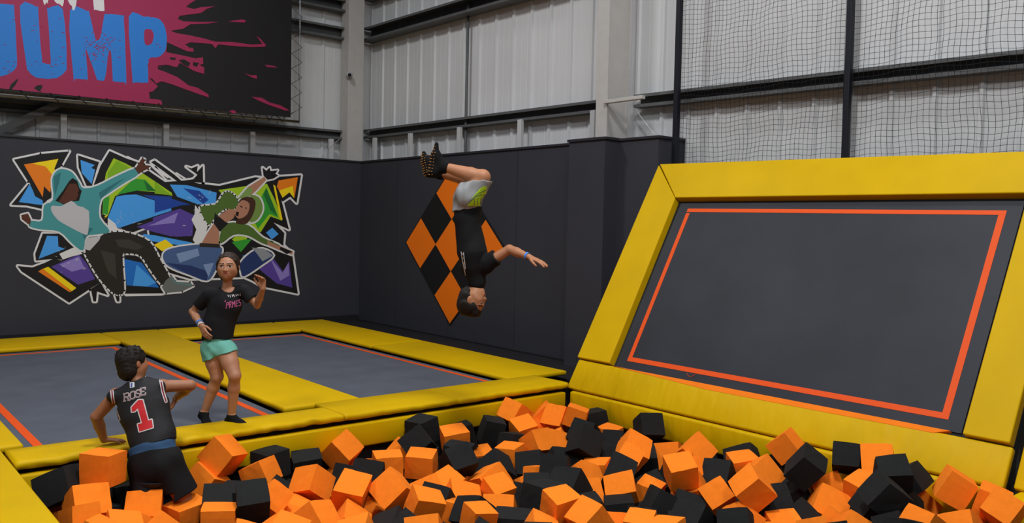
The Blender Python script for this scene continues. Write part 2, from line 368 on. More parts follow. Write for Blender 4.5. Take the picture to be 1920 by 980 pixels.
# banner on the back wall
BY = 12.2
t = empty('banner', (3.0, BY, 3.1), 'large black and pink banner lettered JUMP laced to a steel pipe frame', 'banner')
def bmap(n):
    def f(x, y): return onp(x/2.97, y/2.97, 1, BY-.006-n*.0012)
    return f
bl, br = onp(0, 170, 1, BY), onp(545, 220, 1, BY)
kslope = (br[2]-bl[2])/(br[0]-bl[0])
def bz(x): return bl[2]+(x-bl[0])*kslope
BX0, BX1, BZT = -2.0, br[0], 5.7
BANK = flat('banner_black', srgb('1b191b')); BANP = flat('banner_pink', (.30, .020, .075)); BANB = flat('banner_blue', (.022, .18, .56)); BANW = flat('banner_white', (.62, .62, .62))
hexa('sheet', [(BX0, BY, bz(BX0)), (BX1, BY, bz(BX1)), (BX1, BY+.004, bz(BX1)), (BX0, BY+.004, bz(BX0)), (BX0, BY, BZT), (BX1, BY, BZT), (BX1, BY+.004, BZT), (BX0, BY+.004, BZT)], BANK, t)
for o in t.children: o.name = 'sheet'
E_ = 3.2
pink = [(-3600, -1900), (1180, -1900), (1120, -300), (1090, 0), (1060, 18), (1035, 38), (1080, 50), (1120, 40), (1200, 34), (1150, 50), (1120, 72), (1060, 80), (1000, 88), (990, 105), (1020, 118), (1100, 122), (1220, 122), (1150, 132), (1060, 135), (1020, 160), (950, 172), (985, 185), (1050, 195), (1140, 215), (1200, 232), (1290, 233), (1400, 248), (1460, 245), (1440, 215), (1425, 200), (1450, 215), (1470, 240), (1482, 248), (1475, 260), (1400, 262), (1320, 258), (1215, 247), (1200, 268), (1180, 245), (1120, 240), (1060, 235), (1030, 248), (1075, 268), (1080, 288), (1040, 285), (990, 262), (930, 235), (925, 290), (1000, 305), (1090, 325), (1130, 318), (1132, 355), (1110, 362), (1137, 375), (1137, 412), (1080, 395), (1030, 365), (1000, 350), (985, 375), (930, 360), (880, 365), (878, 385), (920, 400), (990, 430), (1050, 475), (1100, 488), (1160, 525), (1163, 542), (1110, 525), (1040, 500), (960, 470), (900, 452), (870, 465), (850, 440), (830, 435), (880, 480), (850, 510), (830, 512), (835, 550), (870, 552), (900, 560), (903, 583), (820, 574), (500, 542), (200, 512), (0, 492), (-3600, 135)]
poly2d('pink_splash', [pink], bmap(0), BANP, t)
holes = [[(945, 318), (980, 322), (975, 335), (950, 332)], [(995, 335), (1025, 330), (1060, 350), (1050, 372), (1020, 358)], [(1075, 345), (1110, 350), (1095, 372), (1075, 365)], [(50, 498), (60, 470), (95, 440), (102, 442), (85, 475), (65, 498)], [(190, 490), (205, 475), (235, 472), (235, 490), (225, 500), (230, 512), (210, 505)], [(1035, 250), (1075, 262), (1060, 268)]]
for P in holes: poly2d('splash_gap', [P], bmap(1), BANK, t)
spl = [[(1272, 118), (1350, 108), (1370, 115), (1362, 126), (1300, 122)], [(1475, 360), (1530, 368), (1545, 376), (1490, 374)], [(1362, 408), (1400, 420), (1428, 418), (1432, 440), (1400, 430)], [(1400, 538), (1460, 545), (1500, 570), (1560, 585), (1612, 615), (1590, 616), (1500, 585), (1440, 560)], [(1275, 618), (1300, 612), (1320, 625), (1300, 632)]]
for P in spl: poly2d('pink_splatter', [P], bmap(0), BANP, t)
def rough(P, a=4, seed=1):
    rnd = random.Random(seed); Q = spline(P, True, 3); return [(x+rnd.uniform(-a, a)*.35, y+rnd.uniform(-a, a)*.35) for x, y in Q]
let = dict(
 J=[[(-230, 250), (-60, 250), (-52, 300), (-20, 320), (-14, 280), (-16, 22), (0, 20), (75, 28), (80, 60), (95, 330), (85, 380), (50, 410), (0, 425), (-120, 420), (-210, 360)]],
 U=[[(112, 32), (205, 38), (212, 60), (232, 320), (245, 350), (275, 357), (282, 340), (264, 60), (268, 46), (350, 52), (372, 350), (360, 400), (325, 430), (270, 438), (200, 430), (158, 395), (145, 350)]],
 M=[[(388, 58), (485, 62), (498, 75), (530, 215), (545, 222), (560, 205), (580, 85), (590, 78), (684, 86), (690, 110), (703, 445), (690, 458), (635, 452), (628, 440), (618, 300), (606, 290), (585, 435), (565, 448), (548, 445), (535, 430), (485, 285), (478, 300), (488, 435), (475, 442), (420, 438), (410, 425)]],
 P=[[(718, 92), (800, 92), (870, 100), (905, 125), (925, 180), (927, 245), (915, 290), (880, 318), (828, 330), (825, 450), (815, 460), (745, 458), (738, 440)]])
for i, (ch, P) in enumerate(let.items()):
    o = poly2d('letter_'+ch.lower(), [rough(q, 4, i) for q in P], bmap(1), BANB, t)
poly2d('letter_gap', [rough([(805, 168), (840, 165), (856, 190), (850, 230), (835, 248), (808, 245)], 3, 9)], bmap(2), BANP, t)
rnd = random.Random(4); sp = []
for _ in range(150):
    x = rnd.gauss(545, 45); y = rnd.gauss(255, 38)
    if 455 < x < 640 and 170 < y < 345: l = rnd.uniform(3, 11); h = rnd.uniform(2, 5); sp.append([(x, y), (x+l, y+rnd.uniform(-3, 3)), (x+l*.6, y+h), (x+1, y+h)])
for _ in range(50):
    x = rnd.choice([rnd.uniform(0, 80), rnd.uniform(150, 230), rnd.uniform(280, 365), rnd.uniform(430, 680), rnd.uniform(740, 900)]); y = rnd.uniform(90, 430); l = rnd.uniform(4, 22); sp.append([(x, y), (x+l, y+1.5), (x+l*.8, y+4), (x+2, y+3)])
tag(poly2d('letter_speckle', sp, bmap(3), BANP, t), kind='stuff')
poly2d('white_lettering', [rough(q, 3, 5) for q in ([(245, -260), (300, -260), (268, 2), (262, 10), (240, 8)], [(330, -260), (352, -260), (355, 14), (330, 20), (312, 15), (300, -40)], [(355, -200), (418, 20), (410, 28), (390, 24), (356, -60)], [(420, -260), (450, -260), (424, 24), (400, 26)], [(505, -260), (560, -260), (575, -40), (582, 50), (572, 62), (530, 52), (522, 30)])], bmap(1), BANW, t)
# frame pipe, bungee lacing
PYr = 5.905
fr = tube('frame_pipe', [(-2.4, BY, bz(-2.4)-.055), (PYr, BY, bz(PYr)-.055), (PYr, BY, 5.8)], .024, GALV, t, 10)
x = -1.9; k = 0
while x < BX1-.05:
    bm = bmesh.new(); z = bz(x); add_tube(bm, [(x, BY-.008, z+.03), (x+.09, BY-.028, z-.075), (x+.10, BY+.02, z-.08), (x+.16, BY+.01, z+.02)], .0065, 4); x += .335 if x < 4 else .2; k += 1
    keep(from_bm('lacing_cord', bm, POSTM, None, True), t)
bm = bmesh.new(); z = bz(BX1)+.05; s = 0; pts = []
while z < 5.6: pts.append((BX1-.01 if s % 2 == 0 else PYr+.03, BY-.03, z)); z += .115; s += 1
add_tube(bm, pts, .0065, 4); keep(from_bm('lacing_cord', bm, POSTM, None, True), t)

# argyle diamonds on the right wall
t = empty('argyle_mural', (X2, 9.83, .16), 'diamond shaped mural of orange and black argyle lozenges on the dark side wall', 'mural')
Lf, Bt, Tp, Rt = V(11.0, 1.30), V(9.82, .165), V(9.82, 2.42), V(8.64, 1.30)
ARO = flat('mural_orange', (.92, .19, .007)); ARB = flat('mural_black', (.011, .011, .012))
hexa('backing_board', [(X2-.004, *q) for q in ((11.03, 1.30), (9.82, .135), (8.61, 1.30), (9.82, 2.45))]+[(X2-.012, *q) for q in ((11.03, 1.30), (9.82, .135), (8.61, 1.30), (9.82, 2.45))], ARB, t)
for i in range(3):
    for j in range(3):
        if (i+j) % 2 == 0:
            u, v = (Bt-Lf)/3, (Tp-Lf)/3; q = [Lf+u*i+v*j, Lf+u*(i+1)+v*j, Lf+u*(i+1)+v*(j+1), Lf+u*i+v*(j+1)]
            hexa('orange_lozenge', [(X2-.012, *p) for p in q]+[(X2-.015, *p) for p in q], ARO, t)

# graffiti mural on the left wall
t = empty('graffiti_mural', (4.0, Y1, .45), 'colourful graffiti mural of two leaping dancers over arrows on the dark wall', 'mural')
def gm(n): return lambda x, y: onp(x, y, 1, Y1-.003-n*.0007)
def M1(P): return [(x/2.969, 260+y/2.969) for x, y in P]
def M2(P): return [(290+x/2.969, 260+y/2.969) for x, y in P]
WH = flat('print_white', (.72, .72, .73)); BK = flat('print_black', (.012, .012, .013))
C_ = lambda n, h, g=1.35: flat('print_'+n, tuple(min(1, c*g) for c in srgb(h)))
LBL, BLU, DBL = C_('light_blue', '3f8bd0'), C_('blue', '1d62b0'), C_('deep_blue', '1c3c8a')
LIM, GRN, DGR = C_('lime', '8fb020'), C_('green', '2f8a2e'), C_('dark_green', '1d5f2c'); YL, ORG = C_('yellow', 'd8bd14'), C_('orange', 'd07018')
PUR, LPU = C_('purple', '4c3a86'), C_('lilac', '7d6fb0')
black = [M1([(78, 116), (230, 84), (386, 70), (340, 152), (312, 190), (300, 320), (248, 352), (155, 235)]), M1([(160, 250), (62, 368), (150, 372), (240, 392), (262, 340), (200, 270)]),
 M1([(434, 92), (552, 130), (540, 165), (512, 262), (482, 262), (438, 160)]),
 M1([(610, 68), (700, 108), (760, 128), (830, 180), (950, 262), (990, 300), (1000, 420), (640, 560), (560, 480), (520, 262), (560, 150)]),
 M1([(238, 528), (330, 528), (480, 640), (380, 680), (300, 668), (200, 678), (196, 640)]),
 M1([(98, 708), (180, 716), (250, 690), (330, 650), (420, 600), (520, 660), (560, 800), (510, 830), (385, 912), (120, 738)]),
 M1([(640, 600), (860, 600), (910, 860), (695, 862), (660, 700)]),
 M2([(60, 240), (170, 232), (250, 250), (360, 262), (560, 214), (648, 222), (700, 320), (748, 505), (662, 466), (722, 525), (716, 592), (765, 640), (797, 862), (600, 822), (545, 790), (500, 770), (200, 780), (60, 740), (-20, 600), (-60, 300)]),
 M2([(640, 240), (680, 212), (815, 203), (790, 358), (755, 322), (712, 350), (670, 300)]),
 M2([(175, 155), (205, 165), (240, 150), (235, 185), (268, 150), (270, 245), (130, 240), (-20, 130), (0, 120), (110, 200), (150, 235), (215, 225), (238, 200)]),
 M1([(505, 835), (520, 905), (535, 905), (540, 850), (600, 870), (560, 800)]), M1([(640, 870), (652, 905), (665, 905), (665, 870)])]
white = [p for b in black for p in [b]+strokes([b], 4.6*1.55, True)]
scr = strokes([M1([(845, 128), (870, 118), (950, 205)]), M1([(842, 150), (935, 215)]), M1([(845, 128), (842, 150), (930, 232)]), M1([(710, 100), (760, 125)]), M2([(0, 118), (60, 165), (120, 220)]), M2([(0, 150), (60, 225)]), M2([(120, 190), (190, 235)]),
 M1([(700, 872), (900, 868)]), M1([(700, 858), (905, 856)])], 3.2)
poly2d('white_outline', white+scr, gm(0), WH, t)
poly2d('black_shapes', black, gm(1), BK, t)
CNT = [0]
def g(n, polys, m, nm='paint_shape'):
    if len(polys) > 12: tag(poly2d(nm, polys, gm(n), m, t), kind='stuff')
    else:
        for P in polys: CNT[0] += 1; poly2d(nm, [P], gm(n+.1*(CNT[0] % 8)), m, t)
g(2, [M1([(133, 143), (325, 112), (302, 165), (318, 190), (290, 205), (280, 300), (245, 264), (238, 325)])], ORG)
g(3, [M1([(178, 137), (325, 112), (302, 168), (312, 192), (292, 202), (255, 155)]), M1([(600, 425), (590, 440)] + [(580, 430)])], YL)
g(2, [M1([(165, 252), (105, 352), (242, 370), (236, 342), (195, 320), (182, 285)]), M1([(448, 118), (528, 146), (508, 162), (530, 172), (510, 252), (455, 190)]), M1([(648, 322), (700, 312), (760, 310), (880, 350), (950, 372), (955, 400), (660, 497), (600, 440)]),
      M1([(262, 540), (322, 542), (325, 600), (362, 612), (215, 668)]), M2([(85, 255), (180, 258), (345, 300), (340, 362), (240, 365), (125, 322)]), M2([(0, 537), (210, 578), (190, 600), (-90, 560), (-60, 530)]), M2([(620, 522), (655, 495), (690, 530), (652, 560)]), M2([(490, 650), (530, 640), (500, 690)])], LBL)
g(2, [M1([(690, 668), (790, 690), (885, 828), (705, 815)])], BLU)
g(3, [M1([(790, 312), (955, 322), (960, 385), (872, 345)]), M2([(0, 320), (100, 335), (200, 366), (140, 372), (0, 412)]), M2([(160, 275), (250, 290), (300, 340), (270, 362), (230, 330)])], DBL)
g(3, [M1([(760, 700), (870, 800), (820, 822), (740, 818)])], LBL)
g(2, [M1([(632, 108), (700, 138), (760, 170), (860, 235), (955, 300), (960, 318), (860, 296), (720, 285), (640, 320), (600, 430), (570, 420), (578, 260), (590, 190)]), M2([(355, 285), (500, 265), (625, 250), (670, 340), (710, 456), (645, 432), (590, 520), (540, 520), (480, 600), (430, 560), (520, 480)])], LIM)
g(3, [M1([(650, 120), (720, 160), (690, 200), (600, 230), (600, 190)]), M2([(0, 235), (60, 290), (100, 315), (0, 305)])], C_('mid_lime', '6f9c1e'))
g(3, [M1([(745, 222), (810, 228), (868, 292), (760, 288), (650, 312)]), M2([(590, 330), (622, 270), (690, 440), (640, 418), (575, 500), (560, 470)]), M1([(575, 330), (610, 320), (600, 420), (572, 420)])], GRN)
g(4, [M2([(605, 310), (622, 275), (685, 430), (645, 400)]), M1([(800, 230), (868, 290), (820, 288)])], DGR)
g(3, [M2([(430, 575), (500, 560), (540, 560), (480, 630)])], GRN)
g(2, [M1([(762, 490), (950, 420), (960, 410), (960, 545), (860, 520)]), M2([(-10, 440), (140, 388), (218, 425), (210, 540), (120, 545), (-10, 512)]), M2([(582, 720), (650, 650), (715, 738), (748, 680), (766, 828), (680, 805), (592, 735)])], PUR)
g(3, [M1([(820, 485), (950, 440), (950, 470)]), M2([(0, 470), (130, 410), (110, 470)]), M2([(640, 660), (712, 745), (745, 690), (750, 760), (700, 790)])], LPU)
g(2, [M1([(285, 712), (440, 642), (480, 690), (530, 780), (435, 812)])], PUR); g(3, [M1([(330, 700), (440, 655), (470, 720), (400, 740)])], LPU)
g(2, [M1([(213, 738), (240, 722), (400, 850), (385, 852)]), M2([(690, 232), (797, 214), (778, 330), (750, 298), (712, 328), (680, 265)])], ORG)
g(3, [M1([(240, 724), (268, 712), (425, 830), (400, 848)]), M2([(693, 288), (770, 262), (776, 330), (750, 298), (712, 328)]), M2([(660, 255), (672, 262), (712, 450), (700, 452)]), M2([(-5, 590), (60, 560), (110, 600), (40, 625)])], YL)
rnd = random.Random(8)
burst = M2([(225, 368), (262, 420), (300, 470), (275, 560), (235, 595), (212, 562), (232, 505), (205, 450), (222, 420)])
spk = []
for _ in range(60):
    cx, cy = rnd.choice([(500, 620), (510, 575), (600, 600), (500, 590), (160, 560+200), (660, 470)]), 0
    x, y = rnd.choice([M1([(640, 480)])[0], M2([(220, 480)])[0], M1([(400, 680)])[0], M1([(720, 480)])[0], M2([(280, 340)])[0]]); a = rnd.uniform(0, 6.28); r0 = rnd.uniform(4, 26); r1 = r0+rnd.uniform(2, 8); wv = rnd.uniform(.25, .7)
    spk.append([(x+math.cos(a)*r0*1.3, y+math.sin(a)*r0-wv), (x+math.cos(a)*r1*1.3, y+math.sin(a)*r1), (x+math.cos(a)*r0*1.3, y+math.sin(a)*r0+wv)])
g(5, [burst, M1([(600, 440), (640, 470), (655, 498), (700, 510), (640, 520), (600, 505)]), M1([(330, 640), (420, 600), (460, 640), (400, 655), (350, 672)])]+spk, WH, 'paint_burst')
# dancers
def dancer(name, parts, outline):
    d = poly2d(name, [p for b in outline for p in [b]+strokes([b], 4.2*1.5, True)], gm(6), WH, t)
    for n, polys, m, nm in parts:
        for P in (polys if len(polys) < 6 else []): CNT[0] += 1; poly2d(nm, [P], gm(n+.1*(CNT[0] % 8)), m, d)
        if len(polys) >= 6: poly2d(nm, polys, gm(n), m, d)
hood = M1(spline([(310, 185), (345, 168), (400, 185), (440, 240), (465, 275), (540, 262), (640, 212), (752, 165), (768, 200), (700, 242), (600, 308), (560, 345), (555, 440), (612, 515), (540, 532), (480, 545), (462, 622), (400, 582), (330, 517), (230, 505), (165, 488), (172, 456), (235, 455), (245, 370), (295, 340), (290, 230)], True, 3))
hnd = M1([(752, 168), (770, 140), (790, 108), (806, 115), (800, 145), (832, 150), (828, 166), (795, 180), (772, 197)]); hnd2 = M1([(118, 425), (155, 415), (172, 450), (168, 480), (148, 468), (122, 448)])
pants = M1(spline([(555, 545), (620, 520), (720, 525), (830, 570), (885, 660), (945, 770), (952, 802), (900, 812), (830, 720), (780, 650), (700, 638), (682, 655), (692, 840), (662, 866), (620, 850), (555, 780), (500, 690), (476, 620)], True, 3))
shoe = M2([(40, 825), (60, 790), (95, 760), (120, 795), (200, 800), (214, 820), (150, 850), (60, 858)])
SKD, SKL = C_('brown_skin', '4e2c20'), C_('pale_skin', '9b6e58')
dancer('printed_dancer', [
 (7, [pants], C_('charcoal_cloth', '24221f'), 'trousers'), (8, [M1([(640, 560), (720, 560), (800, 600), (760, 620), (660, 600)]), M1([(560, 620), (640, 640), (650, 780), (600, 740)])], C_('grey_cloth', '35322e'), 'trouser_light'),
 (7, [hood], C_('teal_cloth', '3f8488'), 'hoodie'), (7, [hnd, hnd2], SKD, 'hand'),
 (8, [M1([(550, 300), (600, 270), (700, 215), (640, 262), (560, 335)]), M1([(300, 210), (340, 185), (330, 240), (305, 320)]), M1([(440, 480), (520, 500), (470, 560)])], C_('dark_teal', '2d666c'), 'hoodie_fold'),
 (8, [M1([(350, 290), (385, 235), (405, 218), (430, 235), (442, 275), (455, 290), (440, 345), (395, 350), (370, 372), (308, 345)])], C_('dark_hair', '17100e'), 'hood_lining'),  # dark print of the hood's inside
 (9, [M1([(358, 300), (385, 250), (425, 250), (440, 285), (432, 300), (436, 315), (422, 342), (395, 345), (372, 366), (325, 352)])], SKD, 'face'),
 (9, [M1(spline([(290, 372), (340, 375), (398, 345), (430, 372), (495, 402), (490, 522), (470, 532), (390, 492), (322, 452), (286, 402)], True, 2)), M1([(480, 552), (562, 540), (552, 565), (500, 622), (466, 612)])], C_('shirt_white', 'a9a9ad'), 'tee_shirt'),
 (8, [shoe], C_('grey_shoe', '5d6260'), 'shoe'), (9, strokes([M2([(95, 770), (110, 800), (205, 815)])], 1.2), C_('teal_cloth2', '3f8488'), 'shoe_lace')],
 [hood, pants, hnd, hnd2, shoe])
jeans = M2(spline([(48, 640), (100, 608), (250, 588), (362, 600), (372, 640), (335, 740), (290, 790), (200, 760), (100, 722), (58, 690)], True, 3)); leg2 = M2(spline([(478, 690), (540, 630), (600, 612), (662, 648), (600, 700), (500, 765), (480, 740)], True, 3))
hoodg = M2(spline([(252, 382), (340, 365), (385, 302), (430, 303), (466, 350), (440, 392), (390, 390), (332, 440), (300, 478)], True, 3)); arm = M2([(462, 335), (520, 268), (610, 212), (622, 228), (562, 292), (530, 320)])
glv = M2([(606, 205), (600, 160), (622, 178), (640, 160), (645, 180), (685, 175), (672, 195), (688, 205), (660, 222), (628, 228)]); hood2 = M2(spline([(520, 310), (580, 325), (602, 390), (570, 452), (528, 462), (555, 400), (550, 340)], True, 3))
slv = M2(spline([(400, 470), (520, 480), (600, 548), (692, 590), (688, 606), (600, 582), (520, 540), (440, 535), (372, 582), (362, 540)], True, 3)); fore = M2([(625, 568), (700, 598), (770, 628), (765, 645), (700, 622), (630, 592)])
torso = M2([(330, 470), (362, 500), (356, 590), (255, 592), (290, 530)])
OLV = C_('olive_cloth', '47602a')
dancer('printed_dancer', [
 (7, [jeans], C_('denim', '3f557e'), 'jeans'), (7, [leg2], C_('denim_dark', '22325c'), 'jeans_leg'), (8, [M2([(120, 640), (240, 610), (250, 650), (140, 690)]), M2([(270, 700), (330, 690), (300, 770)])], C_('denim_light', '6f84a8'), 'jeans_fade'),
 (8, [M2([(60, 690), (200, 705), (300, 740), (290, 790), (200, 760)])], C_('denim_dark', '22325c'), 'jeans_fold'), (8, [M2([(540, 605), (610, 612), (660, 650), (600, 682), (570, 640)])], C_('grey_shoe2', '7d8288'), 'shoe'),
 (7, [torso, M2([(355, 430), (430, 378), (452, 400), (440, 442), (400, 468)])], SKL, 'torso_skin'), (8, [M2([(336, 410), (362, 450), (412, 470), (362, 516), (328, 470)])], BK, 'crop_top'), (8, [M2([(250, 580), (362, 585), (366, 606), (250, 602)])], C_('belt_leather', '2a2622'), 'belt'),
 (7, [hood2], C_('olive_light', '66803f'), 'hood'), (7, [hoodg], OLV, 'jacket'), (7, [slv], OLV, 'jacket_sleeve'), (7, [arm, fore], SKL, 'forearm'), (8, [M2([(462, 335), (520, 268), (548, 282), (530, 320)])], C_('olive_light2', '6f8a4c'), 'jacket_cuff'),
 (8, [glv, M2([(700, 600), (768, 628), (735, 642), (696, 616)])], BK, 'glove'),
 (9, [M2(spline([(470, 345), (520, 322), (560, 345), (552, 410), (512, 472), (452, 468), (470, 430)], True, 3))], C_('brown_hair', '3d281d'), 'hair'),
 (10, [M2(spline([(450, 392), (485, 342), (528, 362), (515, 420), (472, 445), (448, 425)], True, 3))], SKL, 'face'), (11, [M2([(455, 405), (470, 408), (465, 432), (450, 425)]), M2([(478, 372), (490, 378), (486, 384), (475, 378)]), M2([(503, 380), (514, 386), (508, 392)])], C_('dark_hair', '17100e'), 'face_feature')],
 [jeans, leg2, hoodg, hood2, slv, fore, arm, glv, torso])

